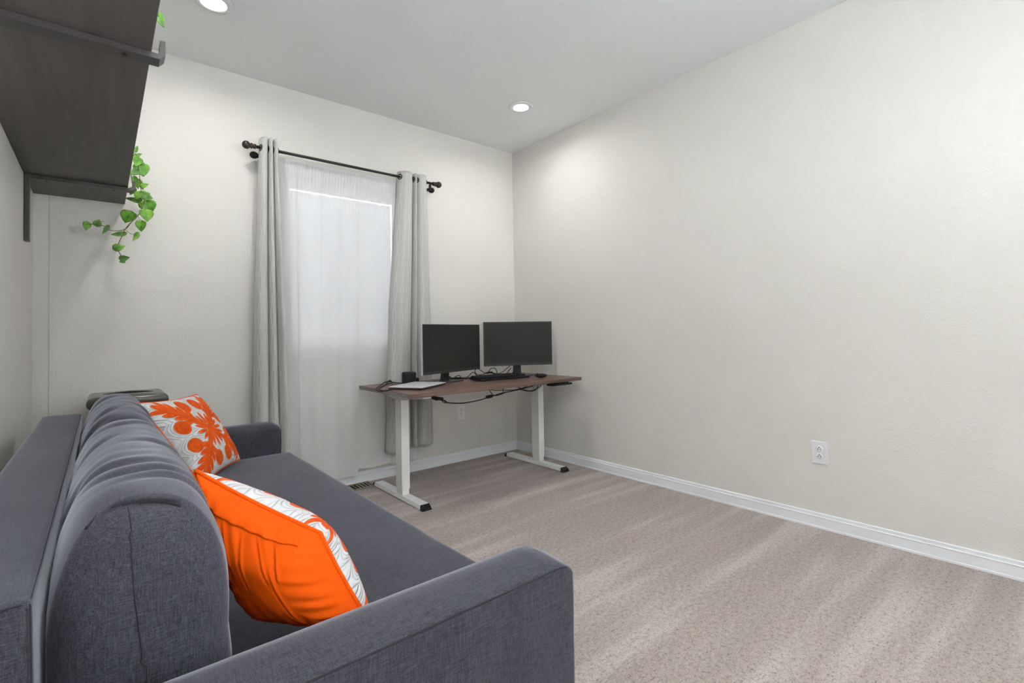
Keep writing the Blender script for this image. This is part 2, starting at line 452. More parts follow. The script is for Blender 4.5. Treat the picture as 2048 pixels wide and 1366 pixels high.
# baseboards: profile swept along the wall
PROF = [(0, 0), (0.0145, 0), (0.0145, 0.0095), (0.0115, 0.0125), (0.0115, 0.055), (0.0135, 0.058), (0.0135, 0.0605), (0.0085, 0.063),
        (0.0085, 0.0725), (0.0095, 0.0765), (0.006, 0.0798), (0, 0.080)]
def baseboard(name, path):   # path: list of (x, y, inward normal in xy mitred)
    bm = bmesh.new(); rings = []
    for x, y, nx, ny in path: rings.append([bm.verts.new((x+nx*d, y+ny*d, h)) for d, h in PROF])
    for A, B in zip(rings, rings[1:]):
        for k in range(len(PROF)-1): bm.faces.new((A[k], A[k+1], B[k+1], B[k]))
    bm.faces.new(rings[0]); bm.faces.new(rings[-1])
    return struct(finish(name, bm, 'trim'))
baseboard('baseboard_back', [(XL, YB, 1, -1), (XR, YB, -1, -1)])
baseboard('baseboard_right', [(XR, YB, -1, -1), (XR, YF, -1, 1)])
baseboard('baseboard_left', [(XL, YB, 1, -1), (XL, YF, 1, 1)])
baseboard('baseboard_front', [(XL, YF, 1, 1), (XR, YF, -1, 1)])

# ------------------------------------------------------------------ ceiling lamps
LLAB = ['round recessed ceiling lamp above the right end of the desk, nearest the corner',
        'round recessed ceiling lamp cut off by the top edge of the photo',
        'added unseen fill lamp in the ceiling over the near arm of the sofa']
for i, (x, y) in enumerate(LAMPS):
    t = thing('recessed_lamp', LLAB[i], 'ceiling light', (x, y, ZC), 'recessed ceiling lamps')
    bm = bmesh.new()
    lathe(bm, [(0.052, -0.0005), (0.054, -0.006), (0.060, -0.010), (0.078, -0.008), (0.086, -0.004), (0.088, -0.0002)], (x, y, ZC), n=48)
    finish('trim_ring', bm, 'white_plastic', t, True)
    bm = bmesh.new(); lathe(bm, [(0.0001, -0.0065), (0.040, -0.006), (0.052, -0.0035)], (x, y, ZC), n=48)
    finish('lens', bm, 'lens', t, True)
    L = bpy.data.lights.new('lamp_glow', 'AREA'); L.shape = 'DISK'; L.size = 0.10; L.energy = LAMP_W; L.color = LAMP_COL; L.spread = math.radians(165)
    lo = bpy.data.objects.new('lamp_glow', L); COL.objects.link(lo); lo.parent = t; lo.location = (0, 0, -0.012)

# ------------------------------------------------------------------ outlets
def outlet(loc, rot, label):
    # built facing -Y at the origin, then turned
    t = bpy.data.objects.new('wall_outlet', None); COL.objects.link(t); t.empty_display_size = 0.05
    t.location = loc; t.rotation_euler = (0, 0, rot); t['label'] = label; t['category'] = 'outlet'; t['group'] = 'duplex wall outlets'
    def part(name, bm, m):
        me = bpy.data.meshes.new(name); bmesh.ops.recalc_face_normals(bm, faces=bm.faces[:]); bm.to_mesh(me); bm.free()
        me.materials.append(MAT[m]); o = bpy.data.objects.new(name, me); COL.objects.link(o); o.parent = t; return o
    bm = bmesh.new(); box(bm, -0.039, 0.039, -0.006, 0.0, -0.060, 0.060, 0.003, 2); part('cover_plate', bm, 'white_plastic')
    for s in (-1, 1):
        bm = bmesh.new(); c = s*0.0195
        lathe(bm, [(0.0001, -0.0082), (0.0160, -0.0082), (0.0172, -0.0070), (0.0172, -0.005)], (0, 0, c), 'Y', 32)
        r = part('receptacle', bm, 'white_plastic')
        bm = bmesh.new()
        box(bm, -0.0075, -0.0050, -0.0086, -0.0080, c-0.005, c+0.004); box(bm, 0.0050, 0.0075, -0.0086, -0.0080, c-0.004, c+0.004)
        lathe(bm, [(0.0001, -0.0086), (0.0028, -0.0086), (0.0028, -0.0080)], (0, 0, c+0.0088), 'Y', 12)
        me = bpy.data.meshes.new('slots'); bm.to_mesh(me); bm.free(); me.materials.append(MAT['slot'])
        o = bpy.data.objects.new('slots', me); COL.objects.link(o); o.parent = r
    bm = bmesh.new(); lathe(bm, [(0.0001, -0.0078), (0.003, -0.0074), (0.003, -0.006)], (0, 0, 0), 'Y', 12); part('screw', bm, 'white_plastic')
    return t
outlet((XR, 0.974, 0.401), -PI/2, 'white duplex outlet on the bare right wall above the baseboard')
outlet((2.322, YB, 0.409), 0, 'white duplex outlet on the back wall under the desk')

# ------------------------------------------------------------------ floor register
t = thing('floor_register', 'brown metal floor vent in the carpet by the back baseboard, beside the desk foot', 'vent', (1.35, 3.385, 0))
bm = bmesh.new()
x0, x1, y0, y1 = 1.19, 1.495, 3.315, 3.448
box(bm, x0, x1, y0, y0+0.014, 0, 0.006, 0.002); box(bm, x0, x1, y1-0.014, y1, 0, 0.008, 0.002)
box(bm, x0, x0+0.018, y0+0.014, y1-0.014, 0, 0.008, 0.002); box(bm, x1-0.018, x1, y0+0.014, y1-0.014, 0, 0.008, 0.002)
finish('frame', bm, 'register', t)
bm = bmesh.new()
k = x0+0.024
while k < x1-0.022:
    box(bm, k, k+0.0085, y0+0.014, y1-0.014, 0.0015, 0.0055); k += 0.0245
finish('louvers', bm, 'register', t)
bm = bmesh.new(); box(bm, x0+0.01, x1-0.01, y0+0.01, y1-0.01, 0.0003, 0.0012); finish('duct', bm, 'slot', t)

# ================================================================== SHELF
ZS = 1.819; SX1 = 0.101; SY0, SY1 = 0.62, YB-0.002
t = thing('wall_shelf', 'dark brown wooden wall shelf over the sofa, on metal brackets', 'shelf', (XL, 2.0, ZS))
bm = bmesh.new(); box(bm, XL+0.001, SX1, SY0, SY1, ZS, ZS+0.028, 0.0015, 1)
finish('board', bm, 'shelf', t)
def bracket(yc):
    w = 0.024; bm = bmesh.new(); th = 0.010
    zb = ZS-th
    # wall leg, arm, upturned lip as one bent flat bar
    path = [(XL+0.002, 1.517), (XL+0.002, ZS-0.0005), (SX1+0.018, ZS-0.0005), (SX1+0.026, ZS+0.006), (SX1+0.028, ZS+0.040),
            (SX1+0.022, ZS+0.040), (SX1+0.016, ZS+0.034), (SX1+0.016, ZS+0.008)]
    a = [(XL+0.001, 1.517), (XL+0.001, ZS-0.0008), (SX1+0.014, ZS-0.0008), (SX1+0.018, ZS+0.006), (SX1+0.018, ZS+0.036)]
    b = [(XL+0.019, 1.517), (XL+0.019, ZS-0.018), (SX1+0.018, ZS-0.015), (SX1+0.030, ZS-0.002), (SX1+0.030, ZS+0.036)]
    A = [[bm.verts.new((x, yc+s*w, z)) for x, z in a] for s in (-1, 1)]
    B = [[bm.verts.new((x, yc+s*w, z)) for x, z in b] for s in (-1, 1)]
    n = len(a)
    for i in range(n-1):
        bm.faces.new((A[0][i], A[0][i+1], B[0][i+1], B[0][i])); bm.faces.new((A[1][i], A[1][i+1], B[1][i+1], B[1][i]))
        bm.faces.new((A[0][i], A[0][i+1], A[1][i+1], A[1][i])); bm.faces.new((B[0][i], B[0][i+1], B[1][i+1], B[1][i]))
    for i in (0, n-1): bm.faces.new((A[0][i], B[0][i], B[1][i], A[1][i]))
    o = finish('bracket', bm, 'bracket', t)
    for x in (XL+0.075, SX1-0.055):
        bm = bmesh.new(); lathe(bm, [(0.0001, -0.0195), (0.0045, -0.0192), (0.005, -0.0175)], (x, yc, ZS), n=14)
        finish('screw_hole', bm, 'slot', o)
    for z in (1.545, 1.77):
        bm = bmesh.new(); lathe(bm, [(0.0001, 0.0215), (0.004, 0.0205), (0.0048, 0.0188)], (XL, yc+0.004, z), 'X', 12)
        finish('wall_screw', bm, 'silver', o)
bracket(3.098); bracket(1.60)

# ------------------------------------------------------------------ trailing vine
LEAF = [(0.14, 3.179, 2.055, 12),(0.148, 3.215, 2.033, 14),(0.143, 3.194, 1.989, 16),(0.163, 3.222, 1.996, 10),(0.165, 3.225, 1.957, 21),(0.129, 3.158, 1.922, 14),(0.137, 3.152, 1.867, 20),(0.16, 3.25, 1.886, 18),(0.175, 3.181, 1.871, 12),(0.173, 3.178, 1.82, 18),(0.129, 3.269, 1.807, 24),(0.187, 3.206, 1.816, 16),(0.194, 3.25, 1.77, 22),(0.183, 3.207, 1.715, 20),(0.105, 3.227, 1.7, 21),(0.158, 3.168, 1.649, 18),(0.138, 3.226, 1.601, 16),(0.067, 3.254, 1.613, 20),(0.016, 3.213, 1.621, 16),(-0.013, 3.239, 1.66, 12),(-0.057, 3.231, 1.633, 14),(0.071, 3.158, 1.532, 16),(0.095, 3.241, 1.489, 14),(0.082, 3.221, 1.467, 8),(0.122, 3.186, 1.829, 14),(0.143, 3.154, 1.802, 14)]
# tip direction on the wall side (x, z) and how open each leaf is to the room
LDIR = [(0.3, 1), (0.6, 0.5), (-0.2, -1), (1, 0.3), (0.2, -1), (-0.8, -0.6), (0.3, -1), (0.5, -1), (0.9, 0.6), (0.8, 0.3), (-1, 0.12), (1, -0.2), (0.3, -1), (0.2, -1),
        (-0.4, -0.9), (0, -1), (-0.5, -1), (-1, -0.25), (-0.5, -1), (0.3, 0.8), (-0.1, -1), (0.7, 0.3), (1, 0.2), (-1, -0.3), (-0.5, -1), (-0.3, -0.8)]
LW = [0.45, 0.5, 0.9, 0.5, 1.05, 0.7, 0.5, 0.5, 0.7, 0.75, 0.36, 0.8, 1.1, 1.05, 1.1, 0.8, 0.5, 0.4, 0.4, 0.9, 0.85, 0.75, 0.7, 0.7, 0.7, 0.8]
def leaf(bm, uvl, c, d, L, wf, yaw):
    c = Vector(c); d = Vector((d[0], 0.0, d[1])).normalized()
    nrm = Vector((0.9*math.sin(yaw*2.3-1.2), -1.0, 0.35*math.cos(yaw*5)-0.1)); side = nrm.cross(d).normalized(); nrm = d.cross(side).normalized()
    nt_, ns = 8, 4; V = []
    for i in range(nt_+1):
        tt = i/nt_; w = wf*0.56*L*math.sin(PI*min(1, tt**0.62))**0.85 if 0 < tt < 1 else 0.0005
        row = []
        for j in range(-ns, ns+1):
            s = j/ns
            back = 0.16*L*(abs(s)**2)*(1-tt)*(1 if tt < 0.3 else 0.4)
            p = c + d*((tt-0.5)*L-back) + side*(s*w) + nrm*(0.16*w*abs(s)**1.5 - 0.22*L*(tt-0.4)**2 + 0.012*L*math.sin(9*tt+4*s))
            row.append(bm.verts.new(p))
        V.append(row)
    for i in range(nt_):
        for j in range(2*ns):
            f = bm.faces.new((V[i][j], V[i+1][j], V[i+1][j+1], V[i][j+1])); f.smooth = True
            for lp, (a, b_) in zip(f.loops, ((i, j), (i+1, j), (i+1, j+1), (i, j+1))): lp[uvl].uv = (b_/(2*ns), a/nt_)
t = thing('trailing_vine', 'green heart-leaved vine trailing off the far end of the wall shelf', 'plant', (0.03, 3.2, ZS+0.028))
bm = bmesh.new(); uvl = bm.loops.layers.uv.new('UVMap')
for (x, y, z, s), d, w in zip(LEAF, LDIR, LW): leaf(bm, uvl, (x, y, z), d, s*0.0030, w, random.uniform(0.2, 0.9))
rr = random.Random(5)
for k in range(26):   # crown over the pot, hidden from below
    a = rr.uniform(0, 2*PI); r_ = rr.uniform(0.02, 0.075)
    leaf(bm, uvl, (0.03+r_*math.cos(a)*0.9, 3.2+r_*math.sin(a), ZS+0.028+rr.uniform(0.08, 0.15)), (math.cos(a), rr.uniform(-0.6, 0.5)), rr.uniform(0.035, 0.05), rr.uniform(0.7, 1.05), rr.uniform(0, 3))
me = bpy.data.meshes.new('foliage'); bm.to_mesh(me); bm.free()
fo = link('foliage', me, 'leaf', t, True); md = fo.modifiers.new('solid', 'SOLIDIFY'); md.thickness = 0.0006
bm = bmesh.new()
S1 = [(0.03, 3.2, 1.90), (0.06, 3.2, 1.965), (0.11, 3.2, 1.94), (0.126, 3.2, 1.862), (0.151, 3.2, 1.819), (0.155, 3.205, 1.793), (0.166, 3.21, 1.756), (0.145, 3.21, 1.708), (0.118, 3.2, 1.67), (0.094, 3.205, 1.633), (0.084, 3.2, 1.601), (0.07, 3.19, 1.561), (0.064, 3.19, 1.527), (0.085, 3.22, 1.485)]
S2 = [(0.118, 3.2, 1.67), (0.10, 3.21, 1.64), (0.073, 3.22, 1.626), (0.03, 3.215, 1.623), (0.007, 3.22, 1.643), (-0.039, 3.23, 1.647), (-0.057, 3.23, 1.645)]
S3 = [(0.094, 3.205, 1.633), (0.118, 3.215, 1.613), (0.137, 3.225, 1.618)]
S4 = [(0.03, 3.2, 1.90), (0.07, 3.2, 2.02), (0.135, 3.19, 2.03), (0.15, 3.21, 1.96), (0.155, 3.2, 1.90), (0.16, 3.2, 1.846), (0.175, 3.22, 1.80), (0.166, 3.21, 1.756)]
S5 = [(0.145, 3.21, 1.715), (0.125, 3.215, 1.70), (0.105, 3.222, 1.705)]; S6 = [(0.145, 3.21, 1.71), (0.155, 3.19, 1.69), (0.158, 3.17, 1.668)]
S7 = [(-0.02, 3.23, 1.65), (-0.01, 3.235, 1.664), (0.012, 3.24, 1.668)]
for P_, r_ in ((S1, 0.0021), (S2, 0.0016), (S3, 0.0011), (S4, 0.0019), (S5, 0.001), (S6, 0.001), (S7, 0.001)): tube(bm, spline(P_, 6), r_, 6)
finish('stem', bm, 'stem', t, True)
bm = bmesh.new(); lathe(bm, [(0.0001, 0.0), (0.034, 0.0), (0.045, 0.085), (0.045, 0.092), (0.040, 0.092), (0.038, 0.075), (0.0001, 0.075)], (0.03, 3.2, ZS+0.0285), n=32)
finish('pot', bm, 'pot', t, True)
# second sprig lies along the near part of the shelf
t = thing('vine_sprig', 'dark green vine leaf tip poking over the shelf edge near the top of the photo', 'plant', (0.06, 1.625, ZS+0.028))
bm = bmesh.new(); uvl = bm.loops.layers.uv.new('UVMap')
leaf(bm, uvl, (0.124, 1.625, 1.936), (0.45, -1), 0.036, 0.55, 0.5)
leaf(bm, uvl, (0.095, 1.60, 1.93), (-0.4, 0.6), 0.038, 0.7, 0.9); leaf(bm, uvl, (0.075, 1.65, 1.90), (0.5, 0.4), 0.04, 0.8, 0.3); leaf(bm, uvl, (0.05, 1.60, 1.875), (-0.8, 0.1), 0.04, 0.8, 1.3)
me = bpy.data.meshes.new('foliage'); bm.to_mesh(me); bm.free(); fo = link('foliage', me, 'leaf', t, True)
md = fo.modifiers.new('solid', 'SOLIDIFY'); md.thickness = 0.0006
bm = bmesh.new(); tube(bm, spline([(0.0, 1.63, ZS+0.030), (0.03, 1.63, 1.865), (0.075, 1.62, 1.925), (0.105, 1.62, 1.955), (0.120, 1.625, 1.945)], 6), 0.0016, 6)
finish('stem', bm, 'stem', t, True)

# ================================================================== SOFA
AY0, AY1, BY0, BY1 = 0.70, 0.845, 2.82, 2.965
t = thing('sofa', 'charcoal grey fabric sofa with low square arms along the left wall', 'sofa', (0.3, 1.83, 0))
def soft_box(name, x0, x1, y0, y1, z0, z1, bev, mat, parent, amp=0.002, cuts=30, seg=5, topr=None, fn=None):
    bm = bmesh.new(); box(bm, x0, x1, y0, y1, z0, z1, bev, seg)
    L = max(x1-x0, y1-y0, z1-z0)
    for _ in range(5):
        es = [e for e in bm.edges if e.calc_length() > 0.05]
        if not es: break
        bmesh.ops.subdivide_edges(bm, edges=es, cuts=1, use_grid_fill=True)
    bm.normal_update()
    for v in bm.verts:
        n = fbm(v.co.x*5, v.co.y*5, v.co.z*5)*amp + fbm(v.co.x*17, v.co.y*17, v.co.z*17)*amp*0.4
        v.co += v.normal*n
        if fn: v.co = fn(v.co)
    return finish(name, bm, mat, parent, auto=50)
def arm(y0, y1, inner):
    def f(c):     # crown the top, round the inner edge and the front end
        u = (c.y-(y0+y1)/2)/((y1-y0)/2)
        if c.z > 0.54:
            k = (c.z-0.54)/0.066
            c.z -= k*(0.007*u*u+0.016*max(0, u*inner)**5+0.026*max(0, (c.x-0.700)/0.042)**2.2)
        return c
    return soft_box('armrest', -0.17, 0.742, y0, y1, 0.035, 0.606, 0.011, 'sofa', t, 0.0018, fn=f)
near = arm(AY0, AY1, 1); far = arm(BY0, BY1, -1)
# stitched seam along the outer top edge of the near arm
bm = bmesh.new()
def sz(x): return 0.5945-0.026*max(0, (x-0.700)/0.042)**2.2
tube(bm, [(x, AY0+0.0012, sz(x)) for x in [-0.15+0.01*i for i in range(88)]], 0.0017, 6)
finish('seam', bm, 'seam', near, True)
bm = bmesh.new(); tube(bm, [(0.7385, BY0+0.004, 0.572-0.03*i) for i in range(4)], 0.0014, 6)
finish('seam', bm, 'seam', far, True)
def seatf(c):
    if c.z > 0.40:
        c.z += 0.004*fbm(c.x*3, c.y*3, 1.0)
    return c
soft_box('seat_mattress', -0.02, 0.788, AY1+0.003, BY0-0.003, 0.26, 0.452, 0.030, 'seat', t, 0.003, fn=seatf)
soft_box('storage_base', -0.16, 0.770, AY1+0.003, BY0-0.003, 0.035, 0.258, 0.012, 'sofa', t, 0.001)
# backrest frame
def backf(c):
    if c.x > -0.12: c.x += 0.004*max(0.0, (0.75-c.z)/0.3)
    return c
bk = soft_box('backrest', -0.190, -0.064, 0.838, 2.845, 0.26, 0.750, 0.012, 'sofa', t, 0.0018, fn=backf)
bm = bmesh.new()
tube(bm, [(-0.0655, 0.850+0.02*i, 0.7475+0.0008*math.sin(i*0.7)) for i in range(99)], 0.0007, 6)
tube(bm, [(-0.185+0.0125*i, 0.8390, 0.7470) for i in range(10)], 0.0010, 6)
tube(bm, [(-0.0655+0.0003*i, 0.8392, 0.745-0.02*i) for i in range(12)], 0.0010, 6)
finish('seam', bm, 'seam', bk, True)
# feet
for x in (-0.12, 0.68):
    for y in (AY0+0.05, BY1-0.05):
        bm = bmesh.new(); lathe(bm, [(0.020, 0.0), (0.024, 0.036)], (x, y, 0), n=16); finish('foot', bm, 'black_plastic', t, True)

# back cushions: a rounded, puffed, creased block; they rest on the seat (each lifts off)
def cushion(y0, y1, seed, label, folds, droop=(0.20, 0.20), xc=0.050, hx=0.116, ztop=0.842, zb=0.4535):
    zm = 0.600; cy = (y0+y1)/2; hy = (y1-y0)/2; cap = 0.040
    def section(th, sc):        # cross-section outline, th = 0 at the front middle, turning up and back
        c, s_ = math.cos(th), math.sin(th)
        if s_ >= 0:
            x = hx*math.copysign(abs(c)**(2/2.4), c); z = (ztop-zm)*abs(s_)**(2/2.4)
            return xc+x*sc+0.012*(1-abs(c))*0, zm+z*(1-(1-sc)*0.55)
        x = hx*1.06*math.copysign(abs(c)**(2/5.0), c); z = -(zm-zb)*abs(s_)**(2/5.0)
        if c > 0: x += 0.014*abs(s_)
        return xc+x*sc, zm+z
    def body(b, th):
        y = cy+(hy-cap)*b
        sc = 1-droop[0 if b < 0 else 1]*abs(b)**11
        puff = 1+0.05*(1-b*b)
        x, z = section(th, sc)
        if math.cos(th) > 0: x = xc+(x-xc)*puff
        N_ = Vector((math.cos(th), 0, math.sin(th)))
        w = 0.0
        up = max(0.0, min(1.0, (z-0.60)/0.12))
        if up > 0:
            for (yk, A, sg, sl, cv) in folds:
                yy = y0+yk+sl*(x-xc)+cv*(x-xc)**2*8+0.030*fbm(x*7, yk*9, seed)+0.012*fbm(x*19, yk*5, seed)
                g = (y-yy)/sg; fade = 0.45+1.6*fbm(x*7+yk*7.7, z*4+yk*3, seed)
                w -= A*up*max(0.05, min(1.1, fade))*(math.exp(-g*g)-0.45*math.exp(-((g-2.0)/1.4)**2))
        w += 0.005*fbm(x*9, y*5, z*7+seed)+0.0025*fbm(x*14, y*16, seed)*up
        p = Vector((x, y, z))+N_*w
        if z > 0.60: p.z += 0.006*(1-b*b)
        if p.z < zb: p.z = zb
        if p.z < 0.752: p.x = max(p.x, -0.0585+0.004*max(0, (0.75-p.z)/0.3))
        return p
    def zmo(sb): return zm+(ztop-zm)*(1-droop[0 if sb < 0 else 1]*0.55)-0.010
    def capp(sb, r, th):
        e = body(sb, th); c0 = Vector((xc, cy+sb*(hy-cap), 0.655))
        rr_ = r; bul = cap*(1-rr_**3.2)**0.8 if rr_ < 1 else 0
        p = c0.lerp(Vector((e.x, c0.y, e.z)), rr_)
        p.y = cy+sb*((hy-cap)+bul)
        # tucked-in mouth of the end seam
        if p.z > 0.70:
            zs = zmo(sb)-3.6*(p.x-xc+0.022)**2; g = (p.z-zs)/0.007
            lim = max(0, 1-((p.x-xc+0.016)/0.066)**4)
            p.y += (-sb)*(0.015*math.exp(-g*g)*lim)
            p.y += sb*0.011*math.exp(-((p.z-zs-0.016)/0.012)**2)*lim
        if p.z > 0.62: p.y += sb*0.003*math.sin(40*(p.x+p.z))*0.3
        return p
    bm = bmesh.new(); NB, NT = 190, 84
    rows = [[bm.verts.new(body(-1+2*i/NB, 2*PI*j/NT)) for j in range(NT)] for i in range(NB+1)]
    def quad(A, B):
        for j in range(NT):
            f = bm.faces.new((A[j], A[(j+1) % NT], B[(j+1) % NT], B[j])); f.smooth = True
    for A, B in zip(rows, rows[1:]): quad(A, B)
    NR = 34
    for sb, edge in ((-1, rows[0]), (1, rows[-1])):
        prev = edge
        for k in range(1, NR):
            r = (1-k/NR)
            cur = [bm.verts.new(capp(sb, r**0.8, 2*PI*j/NT)) for j in range(NT)]
            quad(prev, cur); prev = cur
        c = bm.verts.new(sum((v.co for v in prev), Vector())/NT)
        for j in range(NT): bm.faces.new((prev[j], prev[(j+1) % NT], c)).smooth = True
    o = finish('back_cushion', bm, 'sofa', None, True)
    tag(o, label, 'cushion', 'grey back cushions on the sofa')
    def capxz(sb, x, z):      # the end face point above (x, z): search along its own polar grid
        best = None
        for j in range(0, 180):
            th = 2*PI*j/180; e = body(sb, th); d = Vector((e.x-xc, e.z-0.655)); q = Vector((x-xc, z-0.655))
            if q.length < 1e-6: return capp(sb, 0, 0)
            a = d.normalized().dot(q.normalized())
            if best is None or a > best[0]: best = (a, th, q.length/d.length)
        return capp(sb, min(1, best[2]), best[1])
    for sb in (-1, 1):
        pts = [capxz(sb, xc-0.074+0.118*k/26, zmo(sb)-3.6*((-0.074+0.118*k/26)+0.022)**2)+Vector((0, sb*0.0003, 0)) for k in range(27)]
        bm = bmesh.new(); tube(bm, pts, 0.0021, 6); finish('end_seam', bm, 'seam', o, True)
        pts = [capxz(sb, xc-0.018+0.040*(k/40)**2, zmo(sb)-0.003-0.350*k/40)+Vector((0, sb*0.0002, 0)) for k in range(41)]
        bm = bmesh.new(); tube(bm, pts, 0.0010, 6); finish('side_seam', bm, 'seam', o, True)
    return o
cushion(0.875, 1.862, 1.7, 'grey back cushion at the near end of the sofa, beside the leaning orange pillow',
        [(0.13, 0.0065, 0.012, 0.15, 0.6), (0.175, 0.0055, 0.012, 0.10, 0.9), (0.235, 0.007, 0.014, -0.05, 1.0), (0.30, 0.006, 0.015, 0.2, 0.7),
         (0.37, 0.0075, 0.016, 0.25, 0.9), (0.47, 0.004, 0.016, 0.1, 0.5), (0.60, 0.004, 0.018, 0.2, 0.5), (0.74, 0.005, 0.018, 0.0, 0.5), (0.86, 0.006, 0.018, 0.2, 0.2)], droop=(0.07, 0.24))
cushion(1.868, 2.832, 9.4, 'grey back cushion at the far end of the sofa, behind the white and orange pillow',
        [(0.12, 0.009, 0.016, 0.7, 0.3), (0.24, 0.013, 0.020, 1.2, 0.5), (0.33, 0.006, 0.014, 0.4, 0.3), (0.47, 0.015, 0.024, 0.9, 0.6),
         (0.66, 0.006, 0.02, 0.3, 0.4), (0.84, 0.004, 0.018, 0.0, 0.3)], hx=0.110, ztop=0.836)

# ------------------------------------------------------------------ quilted pillows
def ell(px, py, cx, cy, dx, dy, a, b):
    l = math.hypot(dx, dy); dx, dy = dx/l, dy/l
    x = (px-cx)*dx+(py-cy)*dy; y = -(px-cx)*dy+(py-cy)*dx
    k = math.hypot(x/a, y/b); 
    return (1-k)*min(a, b)
def cap(px, py, ax, ay, bx, by, r):
    vx, vy = bx-ax, by-ay; tt = max(0, min(1, ((px-ax)*vx+(py-ay)*vy)/(vx*vx+vy*vy)))
    return r-math.hypot(px-ax-tt*vx, py-ay-tt*vy)
def motif(u, v):
    u = u*2-1; v = v*2-1
    wob = 0.012*math.sin(9*u+5*v)
    a, b = abs(u), abs(v)
    if b > a: a, b = b, a
    d = 0.11-math.hypot(a, b)
    # diagonal branch and its lobes
    d = max(d, cap(a, b, 0, 0, 0.76, 0.72, 0.075+wob))
    for tt, L in ((0.36, 0.13), (0.48, 0.16), (0.61, 0.18), (0.74, 0.17)):
        d = max(d, ell(a, b, tt+0.11, tt-0.045, 1, 0.12, L, 0.058))
    d = max(d, ell(a, b, 0.80, 0.78, 1, 1, 0.13, 0.06))
    # breadfruit disc and stem
    d = max(d, ell(a, b, 0.715, 0.225, 1, 0, 0.185, 0.165))
    d = max(d, cap(a, b, 0.60, 0.24, 0.33, 0.30, 0.028))
    d = max(d, ell(a, b, 0.47, 0.36, 1, -0.2, 0.10, 0.035))
    # fan petals on the axis
    d = max(d, ell(a, b, 0.30, 0.0, 1, 0, 0.19, 0.045))
    d = max(d, ell(a, b, 0.262, 0.108, 0.906, 0.423, 0.165, 0.043))
    return d
def pillow(name, label, C4, H, Hf, sag, front_n, seed, flap=False):
    """C4 = TL, TR, BR, BL corners"""
    TL, TR, BR, BL = [Vector(c) for c in C4]
    ctr = (TL+TR+BR+BL)/4
    nrm = (BR-TL).cross(TR-BL).normalized()
    if nrm.dot(Vector(front_n)) < 0: nrm = -nrm
    t = thing(name, label, 'pillow', ctr, 'quilted orange pillows on the sofa')
    def base(u, v):
        U, V_ = 2*u-1, 2*v-1
        pu = U*(1-0.055*(1-V_*V_)); pv = V_*(1-0.055*(1-U*U))
        a, b = (pu+1)/2, (pv+1)/2
        p = TL.lerp(TR, a).lerp(BL.lerp(BR, a), b)
        return p, U, V_
    def thick(U, V_, h_=H, e=0.50): return h_*((1-abs(U)**2.4)**e)*((1-abs(V_)**2.4)**e)
    def front(u, v):
        p, U, V_ = base(u, v); h = thick(U, V_, Hf, 0.46)
        m = motif(u, v); h += 0.0016*(1 if m > 0.0 else 0)*min(1, h/0.02) + 0.002*fbm(U*4+seed, V_*4)*min(1, h/0.02)
        return p+nrm*h
    def back(u, v):
        p, U, V_ = base(u, v); h = thick(U, V_)
        e = max(abs(U), abs(V_)); ang = U if abs(V_) > abs(U) else V_
        rip = 0.0026*math.sin(ang*26+3*fbm(ang*3, seed))*max(0, min(1, (e-0.35)/0.4))*(1-e)**0.25
        for uk, sl, A, va, vb in ((0.20, 0.05, 0.006, 0.10, 0.75), (0.29, 0.02, 0.005, 0.08, 0.55), (0.44, -0.10, 0.006, 0.12, 0.6), (0.56, 0.12, 0.005, 0.10, 0.5), (0.70, -0.06, 0.006, 0.12, 0.45), (0.63, 0.03, 0.005, 0.3, 0.8)):
            if va < v < vb:
                g = (u-uk-sl*(v-va)-0.01*math.sin(8*v))/0.011; h -= A*math.sin(PI*(v-va)/(vb-va))*(math.exp(-g*g)-0.5*math.exp(-((g-1.8)/1.3)**2))
        h += rip*min(1, h/0.015) + 0.004*fbm(U*2.2+seed, V_*2.2+1)*min(1, h/0.02)
        return p-nrm*h*(1.0+sag*V_)
    n = 230
    grid_mesh('front_panel', n, n, front, 'quilt', t, attr=motif)['label'] = 'white quilted face with an orange floral applique'
    grid_mesh('back_panel', 110, 110, back, 'orange', t)['label'] = 'plain orange cotton back'
    pts = []
    K = 60
    for k in range(K): pts.append(base(k/K, 0)[0])
    for k in range(K): pts.append(base(1, k/K)[0])
    for k in range(K): pts.append(base(1-k/K, 1)[0])
    for k in range(K): pts.append(base(0, 1-k/K)[0])
    bm = bmesh.new(); tube(bm, pts, 0.0046, 8, closed=True); finish('piping', bm, 'orange', t, True)
    if flap:   # buttoned envelope opening along the upper edge of the back
        def fl(u, v):
            uu = 0.10+0.78*u; vv = 0.008+0.095*v
            p = back(uu, vv); gap = 0.0035+0.007*abs(math.sin(uu*PI*4.2))*(1-v)
            return p-nrm*gap
        grid_mesh('closure_flap', 90, 8, fl, 'orange', t, solid=0.0022)
    return t
pillow('quilted_pillow', 'white pillow with orange flowers standing upright near the far arm of the sofa',
       ((0.107, 2.40, 0.815), (0.345, 2.74, 0.798), (0.517, 2.70, 0.475), (0.31, 2.36, 0.465)), 0.065, 0.065, 0.0, (0.73, -0.49, 0.48), 2.0)
pillow('quilted_pillow', 'plump pillow near the camera showing its plain orange back and a white edge',
       ((0.147, 1.18, 0.796), (0.338, 1.015, 0.668), (0.405, 0.925, 0.500), (0.240, 1.13, 0.490)), 0.088, 0.120, 0.0, (0.7, 0.55, 0.45), 6.0, True)

